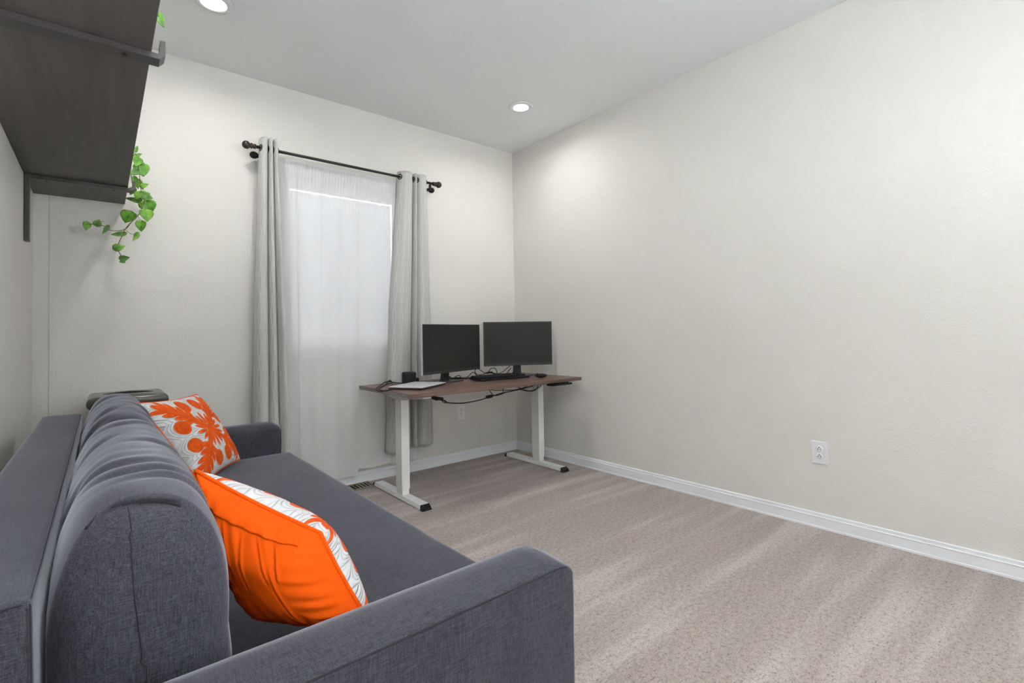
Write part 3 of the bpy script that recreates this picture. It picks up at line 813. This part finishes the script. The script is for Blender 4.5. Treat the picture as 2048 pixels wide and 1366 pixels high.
# ------------------------------------------------------------------ appliance behind the sofa
t = thing('floor_appliance', 'black appliance with a domed smoke-grey lid behind the far sofa arm', 'appliance', (0.10, 3.22, 0))
def applbody(name, z0, z1, ins, mat, bev, dome=0.0):
    bm = bmesh.new(); box(bm, -0.055+ins, 0.268-ins, 3.06+ins, 3.40-ins, z0, z1, bev, 5)
    if dome:
        for v in bm.verts:
            if v.co.z > z0+0.02:
                u = (v.co.x-0.107)/0.16; v.co.z += dome*(1-u*u)
    return finish(name, bm, mat, t, auto=60)
applbody('body', 0.0, 0.728, 0.012, 'black_gloss', 0.03)
lid = applbody('lid', 0.729, 0.786, 0.0, 'smoke_plastic', 0.026, 0.012)
bm = bmesh.new()
A = [(0.008+0.20*k/16, 3.150+0.010*math.sin(PI*k/16), 0.7965+0.0022*math.sin(PI*k/16)) for k in range(17)]
tube(bm, A, [0.0012+0.0045*math.sin(PI*k/16) for k in range(17)], 8); finish('lid_slot', bm, 'slot', lid, True)

# ================================================================== DESK
DX0, DX1, DY0, DY1, DZ = 1.385, 2.862, 2.590, 3.335, 0.715
TH = 0.0245
t = thing('standing_desk', 'walnut-topped desk on white metal T legs in the room corner', 'desk', (2.12, 2.96, 0))
bm = bmesh.new(); box(bm, DX0, DX1, DY0, DY1, DZ-TH, DZ, 0.0015, 1)
bm.normal_update()
for f in bm.faces:
    if abs(f.normal.y) > 0.9: f.material_index = 1
    elif abs(f.normal.x) > 0.9: f.material_index = 2
finish('tabletop', bm, ['walnut', 'walnut_edge', 'grey_edge'], t)
for s, xc in ((0, 1.512), (1, 2.718)):
    zt = DZ-TH
    bm = bmesh.new(); y0, y1, w = 2.665, 3.315, 0.033
    sec = [(-w, 0.006), (w, 0.006), (w*0.9, 0.031), (-w*0.9, 0.031)]
    R0 = [bm.verts.new((xc+a, y0, b)) for a, b in sec]; R1 = [bm.verts.new((xc+a, y1, b)) for a, b in sec]
    for k in range(4): bm.faces.new((R0[k], R0[(k+1) % 4], R1[(k+1) % 4], R1[k]))
    bm.faces.new(R0); bm.faces.new(R1)
    ft = finish('foot', bm, 'white_metal', t)
    for ye, sg in ((y0, -1), (y1, 1)):
        bm = bmesh.new()
        A = [bm.verts.new((xc+a*1.03, ye+sg*0.0005, b)) for a, b in ((-w, 0.0), (w, 0.0), (w*0.9, 0.0325), (-w*0.9, 0.0325))]
        B = [bm.verts.new((xc+a*1.0, ye+sg*0.030, b)) for a, b in ((-w, 0.0), (w, 0.0), (w*0.8, 0.018), (-w*0.8, 0.018))]
        for k in range(4): bm.faces.new((A[k], A[(k+1) % 4], B[(k+1) % 4], B[k]))
        bm.faces.new(A); bm.faces.new(B)
        cp = finish('end_cap', bm, 'black_rubber', ft); cp['label'] = 'black rubber end cap'
    bm = bmesh.new(); box(bm, xc-0.0285, xc+0.0285, 2.902, 2.988, 0.064, zt-0.040, 0.003)
    box(bm, xc-0.0245, xc+0.0245, 2.906, 2.984, 0.0312, 0.064, 0.002)
    finish('column', bm, 'white_metal', t)
    # tapered arm under the top, running front to back
    bm = bmesh.new(); rows = []
    for y, h in ((2.62, 0.014), (2.78, 0.032), (2.87, 0.044), (3.01, 0.044), (3.10, 0.032), (3.26, 0.014)):
        rows.append([bm.verts.new((xc+a, y, b)) for a, b in ((-0.030, zt-0.0005), (0.030, zt-0.0005), (0.030, zt-h), (-0.030, zt-h))])
    for A, B in zip(rows, rows[1:]):
        for k in range(4): bm.faces.new((A[k], A[(k+1) % 4], B[(k+1) % 4], B[k]))
    bm.faces.new(rows[0]); bm.faces.new(rows[-1]); finish('support_arm', bm, 'white_metal', t)
bm = bmesh.new(); box(bm, 1.545, 2.685, 2.915, 2.975, DZ-TH-0.030, DZ-TH-0.0008, 0.003); finish('crossbar', bm, 'white_metal', t)
bm = bmesh.new(); zc = DZ-TH
box(bm, 2.555, 2.760, 2.595, 2.665, zc-0.024, zc-0.010, 0.003); box(bm, 2.60, 2.735, 2.61, 2.66, zc-0.010, zc-0.0005)
for k in range(5): box(bm, 2.575+0.033*k, 2.595+0.033*k, 2.593, 2.5955, zc-0.021, zc-0.013)
finish('height_controller', bm, 'black_plastic', t)

# cables under the desk
def cable(name, ctrls, label, r=0.0030, per=8, mat='black_rubber', extra=None):
    bm = bmesh.new()
    for c in ctrls:
        rr_ = r
        if isinstance(c, tuple) and len(c) == 2 and isinstance(c[0], list): c, rr_ = c
        tube(bm, spline(c, per), rr_, 6)
    if extra: extra(bm)
    o = finish(name, bm, mat, None, True); tag(o, label, 'cable'); return o
yU = 2.86
def plug(bm):
    for (x, z, a, l, w) in ((1.675, 0.655, -0.25, 0.075, 0.026), (1.745, 0.632, -0.2, 0.05, 0.022), (2.165, 0.606, 0.1, 0.05, 0.020)):
        m = Matrix.Translation((x, yU, z)) @ Matrix.Rotation(-a, 4, 'Y')
        box(bm, -l/2, l/2, -0.014, 0.014, -w/2, w/2, 0.004, 2, mat=m)
cable('power_cord', [
    [(1.60, yU, 0.688), (1.64, yU, 0.668), (1.69, yU, 0.645), (1.72, yU-0.01, 0.628), (1.76, yU, 0.63), (1.80, yU, 0.603), (1.84, yU, 0.593), (1.93, yU, 0.583), (2.02, yU, 0.585), (2.10, yU, 0.592), (2.19, yU, 0.606), (2.28, yU, 0.620), (2.38, yU, 0.627), (2.47, yU, 0.634), (2.56, yU, 0.645), (2.66, yU, 0.662), (2.75, yU+0.02, 0.688)],
    ([(1.62, yU+0.02, 0.689), (1.66, yU+0.015, 0.66), (1.705, yU+0.01, 0.632), (1.735, yU+0.01, 0.622)], 0.0045),
    ([(1.765, yU, 0.612), (1.785, yU+0.006, 0.618), (1.80, yU, 0.606), (1.79, yU-0.006, 0.599), (1.765, yU, 0.612)], 0.003)],
    'black power cord sagging under the front of the desk top', 0.0043, extra=plug)
cable('monitor_cable', [
    [(2.06, yU+0.02, 0.689), (2.14, yU+0.02, 0.668), (2.22, yU+0.01, 0.645), (2.30, yU+0.012, 0.640), (2.40, yU+0.01, 0.632), (2.50, yU+0.01, 0.640), (2.60, yU+0.012, 0.665), (2.70, yU+0.02, 0.689)],
    [(2.10, yU+0.02, 0.689), (2.17, yU+0.014, 0.655), (2.21, yU+0.01, 0.612), (2.26, yU+0.01, 0.607), (2.33, yU+0.01, 0.622)],
    [(2.30, yU+0.02, 0.689), (2.303, yU+0.01, 0.66), (2.300, yU+0.008, 0.625)],
    [(2.36, yU+0.02, 0.689), (2.44, yU+0.012, 0.655), (2.52, yU+0.01, 0.622), (2.60, yU+0.01, 0.612), (2.68, yU+0.01, 0.635), (2.715, yU+0.01, 0.668), (2.69, yU+0.02, 0.689)],
    [(2.46, yU+0.01, 0.632), (2.55, yU+0.008, 0.610), (2.62, yU+0.006, 0.612), (2.66, yU+0.01, 0.645), (2.64, yU+0.02, 0.689)]],
    'tangle of thin black cables hanging under the right half of the desk top', 0.0032)

# ------------------------------------------------------------------ monitors
def monitor(L, R, zb, zt, label, silver, baseang, colshift, group='black monitors on the desk'):
    Lx, Ly = L; Rx, Ry = R; w = math.hypot(Rx-Lx, Ry-Ly); ang = math.atan2(Ry-Ly, Rx-Lx)
    mx, my = (Lx+Rx)/2, (Ly+Ry)/2
    t = bpy.data.objects.new('monitor', None); COL.objects.link(t); t.location = (mx, my, DZ); t.rotation_euler = (0, 0, ang)
    t['label'] = label; t['category'] = 'monitor'; t['group'] = group
    def part(name, bm, m, par=None, auto=None):
        me = bpy.data.meshes.new(name); bmesh.ops.recalc_face_normals(bm, faces=bm.faces[:]); bm.to_mesh(me); bm.free()
        me.materials.append(MAT[m]); o = bpy.data.objects.new(name, me); COL.objects.link(o); o.parent = par or t; return o
    z0, z1 = zb-DZ, zt-DZ; h = w/2
    bm = bmesh.new(); box(bm, -h, h, 0.0, 0.016, z0, z1, 0.0025); box(bm, -h*0.62, h*0.62, 0.016, 0.040, z0+0.03, z1-0.07, 0.010, 3)
    part('housing', bm, 'silver' if silver else 'bezel')
    bm = bmesh.new(); box(bm, -h+0.002, h-0.002, -0.003, 0.0, z0+0.001, z1-0.001, 0.0008, 1); part('bezel', bm, 'bezel')
    bm = bmesh.new(); box(bm, -h+0.009, h-0.009, -0.0036, -0.003, z0+0.020, z1-0.009); part('screen', bm, 'screen')
    c = colshift
    bm = bmesh.new()
    rows = []
    for z, hw, dy in ((0.006, 0.036, 0.075), (0.05, 0.031, 0.072), (z0+0.02, 0.029, 0.066), (z0+0.14, 0.029, 0.062)):
        rows.append([bm.verts.new((c+a, b, z)) for a, b in ((-hw, dy-0.012), (hw, dy-0.012), (hw, dy+0.016), (-hw, dy+0.016))])
    for A, B in zip(rows, rows[1:]):
        for k in range(4): bm.faces.new((A[k], A[(k+1) % 4], B[(k+1) % 4], B[k]))
    bm.faces.new(rows[0]); bm.faces.new(rows[-1])
    box(bm, c-0.03, c+0.03, 0.040, 0.056, z0+0.09, z0+0.15, 0.003)
    part('stand_column', bm, 'bezel')
    bm = bmesh.new(); box(bm, c-0.115, c+0.115, -0.015, 0.165, 0.0003, 0.008, 0.003, 2, mat=Matrix.Translation((c, 0.07, 0)) @ Matrix.Rotation(baseang, 4, 'Z') @ Matrix.Translation((-c, -0.07, 0)))
    part('stand_base', bm, 'base_grey')
    return t
monitor((1.671, 2.95), (2.286, 3.135), 0.787, 1.137, 'left monitor on the desk, turned right, with a silver side edge', True, 0.0, -0.01)
monitor((2.348, 3.165), (2.848, 2.895), 0.802, 1.157, 'right monitor on the desk, thin black frame, nearest the room corner', False, 0.12, 0.0)

# laptop
a = math.radians(31); t = bpy.data.objects.new('laptop', None); COL.objects.link(t); t.location = (1.622, 2.925, DZ); t.rotation_euler = (0, 0, a)
tag(t, 'closed silver laptop at the left end of the desk', 'laptop')
def lpart(name, bm, m, par):
    me = bpy.data.meshes.new(name); bmesh.ops.recalc_face_normals(bm, faces=bm.faces[:]); bm.to_mesh(me); bm.free()
    me.materials.append(MAT[m]); o = bpy.data.objects.new(name, me); COL.objects.link(o); o.parent = par; return o
bm = bmesh.new(); box(bm, -0.168, 0.168, -0.122, 0.122, 0.0125, 0.0195, 0.003, 2); lpart('lid', bm, 'laptop', t)
bm = bmesh.new(); box(bm, -0.166, 0.166, -0.120, 0.120, 0.003, 0.0118, 0.003, 2); lpart('keyboard_case', bm, 'laptop_dark', t)
for sx in (-1, 1):
    for sy in (-1, 1):
        bm = bmesh.new(); box(bm, sx*0.14-0.02, sx*0.14+0.02, sy*0.1-0.006, sy*0.1+0.006, 0.0002, 0.003); lpart('rubber_foot', bm, 'black_rubber', t)

# smart speaker
t = thing('smart_speaker', 'small black cylindrical speaker standing behind the silver laptop', 'speaker', (1.715, 3.225, DZ))
bm = bmesh.new(); lathe(bm, [(0.046, 0.0002), (0.050, 0.004), (0.0505, 0.070), (0.049, 0.077), (0.046, 0.080)], (1.715, 3.225, DZ), n=48); finish('cloth_body', bm, 'speaker_cloth', t, True)
bm = bmesh.new(); lathe(bm, [(0.0001, 0.0812), (0.040, 0.0812), (0.0460, 0.0802)], (1.715, 3.225, DZ), n=48); finish('top_cap', bm, 'bezel', t, True)
# cable loop by the laptop
z = DZ+0.004
cable('charging_cable', [
    [(1.675, 3.225, z), (1.64, 3.247, z+0.002), (1.60, 3.27, z+0.010), (1.555, 3.265, z+0.014), (1.50, 3.215, z+0.006), (1.42, 3.10, z+0.001), (1.356, 2.996, z+0.002), (1.320, 2.90, z+0.002), (1.322, 2.84, z), (1.363, 2.860, z), (1.405, 2.885, z), (1.45, 2.898, z+0.004), (1.475, 2.905, z+0.006)],
    [(1.60, 3.27, z+0.004), (1.54, 3.225, z+0.002), (1.46, 3.12, z), (1.39, 3.02, z+0.001), (1.350, 2.93, z+0.002), (1.345, 2.872, z), (1.38, 2.888, z), (1.43, 2.910, z+0.002)],
    ([(1.465, 2.902, z+0.005), (1.490, 2.915, z+0.006)], 0.0048),
    ([(1.545, 3.24, z+0.006), (1.575, 3.27, z+0.014), (1.60, 3.30, z+0.020), (1.615, 3.31, z+0.012)], 0.0042),
    ([(1.56, 3.29, z+0.010), (1.585, 3.265, z+0.018), (1.60, 3.25, z+0.006)], 0.0038)],
    'black cable looping over the left end of the desk beside the laptop', 0.0032)
t = thing('wall_adapter', 'small white and black plug behind the right side of the speaker', 'plug', (1.79, 3.255, DZ))
bm = bmesh.new(); box(bm, 1.775, 1.812, 3.25, 3.285, DZ+0.0003, DZ+0.030, 0.006, 2); finish('plug_body', bm, 'black_plastic', t)
bm = bmesh.new(); box(bm, 1.770, 1.792, 3.255, 3.275, DZ+0.0305, DZ+0.052, 0.005, 2); finish('plug_head', bm, 'white_plastic', t)

# keyboard
t = bpy.data.objects.new('keyboard', None); COL.objects.link(t); t.location = (2.345, 2.955, DZ); t.rotation_euler = (0, 0, math.radians(-1.5))
tag(t, 'black full-size keyboard on the desk in front of the monitors', 'keyboard')
tilt = Matrix.Rotation(math.radians(7), 4, 'X')
bm = bmesh.new(); kw, kd = 0.232, 0.082
K0 = [(-kw, -kd, 0.002), (kw, -kd, 0.002), (kw*0.97, kd, 0.006), (-kw*0.97, kd, 0.006)]
A = [bm.verts.new(p) for p in K0]; B = [bm.verts.new((p[0]*0.985, p[1]*0.96, 0.014 if p[1] < 0 else 0.030)) for p in K0]
bm.faces.new(A); bm.faces.new(B)
for k in range(4): bm.faces.new((A[k], A[(k+1) % 4], B[(k+1) % 4], B[k]))
bmesh.ops.bevel(bm, geom=bm.edges[:], offset=0.003, segments=2, affect='EDGES')
case = lpart('case', bm, 'black_plastic', t)
bm = bmesh.new()
for r_ in range(6):
    y = -kd+0.035+r_*0.0195; zk = 0.0145+(y+kd)/(2*kd)*0.0155
    x = -kw+0.010
    while x < kw-0.022:
        wk = 0.0165
        if r_ == 0 and -0.12 < x < 0.0: wk = 0.10
        if not (0.072 < x < 0.084 or 0.135 < x < 0.146): box(bm, x, x+wk, y, y+0.0165, zk-0.0005, zk+0.008, 0.0015, 1)
        x += wk+0.0028
kk = lpart('keys', bm, 'keycap', t)
for x in (-0.19, 0.19):
    for ya, yb, zz in ((kd-0.02, kd-0.012, 0.008), (-kd+0.012, -kd+0.02, 0.004)):
        bm = bmesh.new(); box(bm, x-0.012, x+0.012, ya, yb, 0.0003, zz); lpart('foot', bm, 'black_rubber', t)
# mouse
t = bpy.data.objects.new('mouse', None); COL.objects.link(t); t.location = (2.60, 2.775, DZ); t.rotation_euler = (0, 0, math.radians(20))
tag(t, 'black computer mouse with a grey top at the right end of the desk', 'mouse')
def mshape(f, hh, mi=0):
    bm = bmesh.new(); bmesh.ops.create_uvsphere(bm, u_segments=28, v_segments=16, radius=1)
    for v in bm.verts:
        x, y, z_ = v.co
        v.co = Vector((0.031*f*x*(1-0.10*y), 0.052*f*y, 0.0004+hh*max(0, (z_*0.5+0.5))**0.7*(1-0.10*y)))
    return bm
lpart('shell', mshape(1.0, 0.034), 'black_plastic', t)
bm = bmesh.new()
for s in (-1, 1):
    rows = []
    for i in range(9):
        y = -0.034+0.07*i/8; zz = 0.0335*math.sqrt(max(0.05, 1-(y/0.054)**2))*(1-0.10*y/0.052)+0.0012
        rows.append([bm.verts.new((s*(0.003+0.012*j/3), y, zz-0.004*(j/3)**2)) for j in range(4)])
    for A, B in zip(rows, rows[1:]):
        for j in range(3): bm.faces.new((A[j], A[j+1], B[j+1], B[j]))
bu = lpart('buttons', bm, 'mouse_button', t); md = bu.modifiers.new('s', 'SOLIDIFY'); md.thickness = 0.001
bm = bmesh.new(); lathe(bm, [(0.0001, -0.0028), (0.008, -0.0028), (0.008, 0.0028), (0.0001, 0.0028)], (0, 0.028, 0.0275), 'X', 18); lpart('scroll_wheel', bm, 'black_rubber', t)
# cables on the desk top behind the keyboard
z = DZ+0.003
cable('desk_cables', [
    [(2.03, 3.24, z+0.003), (2.06, 3.22, z+0.02), (2.09, 3.23, z+0.004), (2.13, 3.20, z+0.025), (2.17, 3.21, z+0.002), (2.24, 3.17, z+0.002)],
    [(2.02, 3.26, z+0.01), (2.05, 3.25, z+0.03), (2.08, 3.24, z+0.010), (2.11, 3.22, z+0.002), (2.05, 3.20, z+0.012), (2.10, 3.19, z+0.002), (2.20, 3.16, z+0.002), (2.28, 3.15, z+0.004)],
    [(2.17, 3.16, z), (2.20, 3.15, z+0.03), (2.24, 3.16, z+0.045), (2.27, 3.16, z+0.02), (2.275, 3.16, z)],
    ([(2.04, 3.22, z+0.004), (2.10, 3.20, z+0.006), (2.15, 3.19, z+0.004)], 0.008)],
    'knot of black cables on the desk by the left monitor stand', 0.0030)
cable('video_cable', [
    [(2.275, 3.215, z+0.085), (2.32, 3.19, z+0.06), (2.36, 3.16, z+0.028), (2.40, 3.15, z+0.03), (2.44, 3.15, z+0.020), (2.50, 3.14, z+0.025), (2.56, 3.14, z+0.055), (2.60, 3.13, z+0.085)],
    [(2.33, 3.13, z+0.030), (2.37, 3.14, z+0.04), (2.40, 3.145, z+0.062), (2.435, 3.15, z+0.068), (2.46, 3.15, z+0.05), (2.465, 3.15, z+0.022), (2.43, 3.15, z+0.028)],
    [(2.27, 3.16, z+0.072), (2.25, 3.15, z+0.055), (2.255, 3.14, z+0.030), (2.29, 3.13, z+0.024), (2.36, 3.14, z+0.032), (2.43, 3.15, z+0.024), (2.50, 3.16, z+0.012)],
    ([(2.35, 3.145, z+0.032), (2.39, 3.148, z+0.036), (2.42, 3.15, z+0.034)], 0.007),
    [(2.60, 3.13, z+0.06), (2.575, 3.14, z+0.03), (2.55, 3.15, z+0.001)]],
    'black cables looping behind the keyboard between the two monitors', 0.0030)

# ================================================================== CURTAINS
RY, RZ = YB-0.120, 2.256      # front rod
SY, SZ = YB-0.058, 2.222      # inner rod for the sheers
t = thing('curtain_rod', 'dark double curtain rod with bronze ball finials above the window', 'curtain rod', (1.38, YB, RZ))
bm = bmesh.new(); tube(bm, [(0.735, RY, RZ), (2.015, RY, RZ)], 0.0095, 16); finish('front_rod', bm, 'rod', t, True)
bm = bmesh.new(); tube(bm, [(0.775, SY, SZ), (2.0, SY, SZ)], 0.0070, 14); finish('back_rod', bm, 'rod', t, True)
for s, xe in ((-1, 0.735), (1, 2.015)):
    bm = bmesh.new()
    lathe(bm, [(0.0001, s*0.072), (0.008, s*0.0715), (0.012, s*0.070), (0.0155, s*0.0665), (0.0195, s*0.064), (0.0235, s*0.057), (0.0250, s*0.048), (0.0235, s*0.039), (0.018, s*0.032), (0.0125, s*0.029),
               (0.0125, s*0.026), (0.0175, s*0.0235), (0.0175, s*0.0165), (0.0130, s*0.013), (0.0125, s*0.009), (0.0150, s*0.006), (0.0150, -s*0.004), (0.0100, -s*0.006)], (xe, RY, RZ), 'X', 32)
    fi = finish('finial', bm, 'bronze', t, True); fi['label'] = 'turned bronze ball finial'
    bm = bmesh.new(); xb = 0.775 if s < 0 else 2.0
    lathe(bm, [(0.0001, s*0.058), (0.010, s*0.056), (0.0185, s*0.048), (0.0225, s*0.036), (0.0215, s*0.024), (0.014, s*0.010), (0.0105, s*0.005), (0.0105, -s*0.004)], (xb, SY, SZ), 'X', 28)
    finish('end_cap', bm, 'black_plastic', t, True)
    xb = 0.792 if s < 0 else 1.985
    bm = bmesh.new()
    box(bm, xb-0.007, xb+0.007, YB-0.005, YB-0.0005, SZ-0.075, SZ+0.030, 0.002); box(bm, xb-0.004, xb+0.004, RY-0.004, YB-0.004, SZ-0.020, SZ-0.010, 0.001)
    box(bm, xb-0.006, xb+0.006, RY-0.012, RY+0.012, SZ-0.012, RZ-0.0090, 0.002); box(bm, xb-0.006, xb+0.006, SY-0.010, SY+0.010, SZ-0.016, SZ-0.0065, 0.002)
    finish('bracket', bm, 'rod', t)

def drape(label, folds, top, mid, bot, zt, zbf, amp_t, amp_b, seed, width, skew=0.0):
    """top/mid/bot: (x0, x1) across; zt top z; zbf(s) bottom z as a function of s"""
    t = thing('curtain', label, 'curtain', ((top[0]+top[1])/2, RY, RZ), 'grey grommet curtains at the window')
    CR = [0.0]+list(folds)+[1.0]
    def path(s, z):
        s = max(0.0, min(1.0, s))
        k = (zt-z)/(zt-0.2)
        if k < 0.5: x0 = top[0]+(mid[0]-top[0])*k*2; x1 = top[1]+(mid[1]-top[1])*k*2
        else: x0 = mid[0]+(bot[0]-mid[0])*(k-0.5)*2; x1 = mid[1]+(bot[1]-mid[1])*(k-0.5)*2
        i = 0
        while i < len(CR)-2 and s > CR[i+1]: i += 1
        tl = (s-CR[i])/(CR[i+1]-CR[i]); b = math.sin(PI*min(1, max(0, tl)))**0.42
        amp = (amp_t+(amp_b-amp_t)*k)*(1 if CR[i+1]-CR[i] > 0.15 else 0.8)
        x = x0+(x1-x0)*s+0.006*fbm(s*3, z*1.3, seed)*k
        y = RY+amp-2*amp*b+(0.010*fbm(s*5, z*1.2, seed)+0.004*math.sin(9*s+2*z+seed))*min(1, k*3)*b
        return Vector((x, min(y, YB-0.020), z))
    def fn(s, v):
        zb = zbf(s); z = zt+(zb-zt)*v
        return path(s, z)
    o = grid_mesh('fabric', 210, 70, fn, 'curtain', t, uvfn=lambda s, v: (s*width, v*2.1), solid=0.0022)
    for i in range(len(CR)-1):      # grommets: where the cloth crosses the rod plane
        for tl in (0.062, 0.938):
            s_ = CR[i]+(CR[i+1]-CR[i])*tl
            c = path(s_, RZ); tn = (path(s_+0.003, RZ)-path(s_-0.003, RZ)).normalized()
            bm = bmesh.new(); tube(bm, [c+tn*0.0185*math.cos(2*PI*k/20)+Vector((0, 0, 0.0185*math.sin(2*PI*k/20))) for k in range(20)], 0.0040, 6, closed=True)
            finish('grommet', bm, 'rod', t, True)
    # header stitching
    bm = bmesh.new(); tube(bm, [path(i/150, zt-0.105)+Vector((0, -0.0016, 0)) for i in range(151)], 0.0011, 4)
    finish('header_seam', bm, 'curtain', t, True)
    return t
drape('left grey patterned curtain panel hanging behind the far sofa arm', (0.42, 0.69), (0.768, 0.868), (0.735, 0.908), (0.712, 0.945), 2.322, lambda s: 0.20, 0.036, 0.042, 1.0, 0.62)
drape('right grey patterned curtain panel hanging behind the desk', (0.50, 0.61), (1.722, 1.955), (1.640, 1.982), (1.600, 1.992), 2.300,
      lambda s: 0.205 + 0.035*max(0, (s-0.55)/0.45) - 0.012*math.sin(s*9), 0.036, 0.040, 4.0, 0.95)

def sheer(label, x0t, x1t, x0b, x1b, ztop, zbot, seed, yoff=0.0, folds=9, pleats=()):
    t = thing('sheer_curtain', label, 'curtain', ((x0t+x1t)/2, SY, SZ), 'white sheer curtains at the window')
    def fn(s, v):
        z = ztop+(zbot-ztop)*v
        x = (x0t+(x1t-x0t)*s)*(1-v)+(x0b+(x1b-x0b)*s)*v
        py = 0.0
        for s0, A in pleats:      # a soft tuck where the cloth doubles over itself
            q = (s-s0)/0.022; kk = min(1, v*8)
            x -= A*kk*math.tanh(q)-A*kk*(2*s-1); py += 0.007*kk*math.exp(-q*q)
        g = math.exp(-((z-SZ)/0.05)**2)
        big = 0.010*math.sin(2*PI*folds*s+4.5*fbm(s*2.2, v*0.5, seed))*min(1, 0.35+v) + 0.012*fbm(s*5, v*0.9, seed)
        fine = 0.0035*math.sin(2*PI*folds*7*s+seed)*max(0, 1-v*6)
        bulge = 0.009 if z > SZ-0.0095 and z < SZ+0.0095 else 0.0
        y = SY-0.0105+yoff+(big*(1-g)+fine)-py
        return Vector((x, min(max(y, SY-0.040), YB-0.018) if z < SZ-0.03 else SY-0.0105+yoff*0.3+fine*0.6, z))
    grid_mesh('voile', 190, 60, fn, 'sheer', t)
    def hem(s, v):
        p = fn(s, 1-0.030*v*1.0); return p+Vector((0, -0.0015, 0))
    grid_mesh('hem', 150, 2, hem, 'sheer', t)
    def side(s, v):
        p = fn(0.0005+0.022*s, v); return p+Vector((0, -0.0016, 0))
    grid_mesh('side_hem', 2, 60, side, 'sheer', t)
    def head(s, v):
        z = ztop-0.085*v; p = fn(s, min(1, 0.085*v/(ztop-zbot))); p.y += 0.002 if v < 0.3 else 0; p.z = z
        return Vector((p.x, SY+0.0105 if v < 0.45 else p.y+0.004, z))
    grid_mesh('rod_pocket', 150, 6, head, 'sheer', t)
    return t
sheer('left white sheer curtain over the window, reaching the baseboard', 0.862, 1.43, 0.90, 1.395, 2.238, 0.082, 1.0, 0.0, 4, ((0.24, 0.026), (0.55, 0.016)))
sheer('right white sheer curtain over the window, its hem just left of the desk leg', 1.412, 1.90, 1.375, 1.86, 2.238, 0.118, 5.0, -0.004, 3, ((0.55, 0.014),))
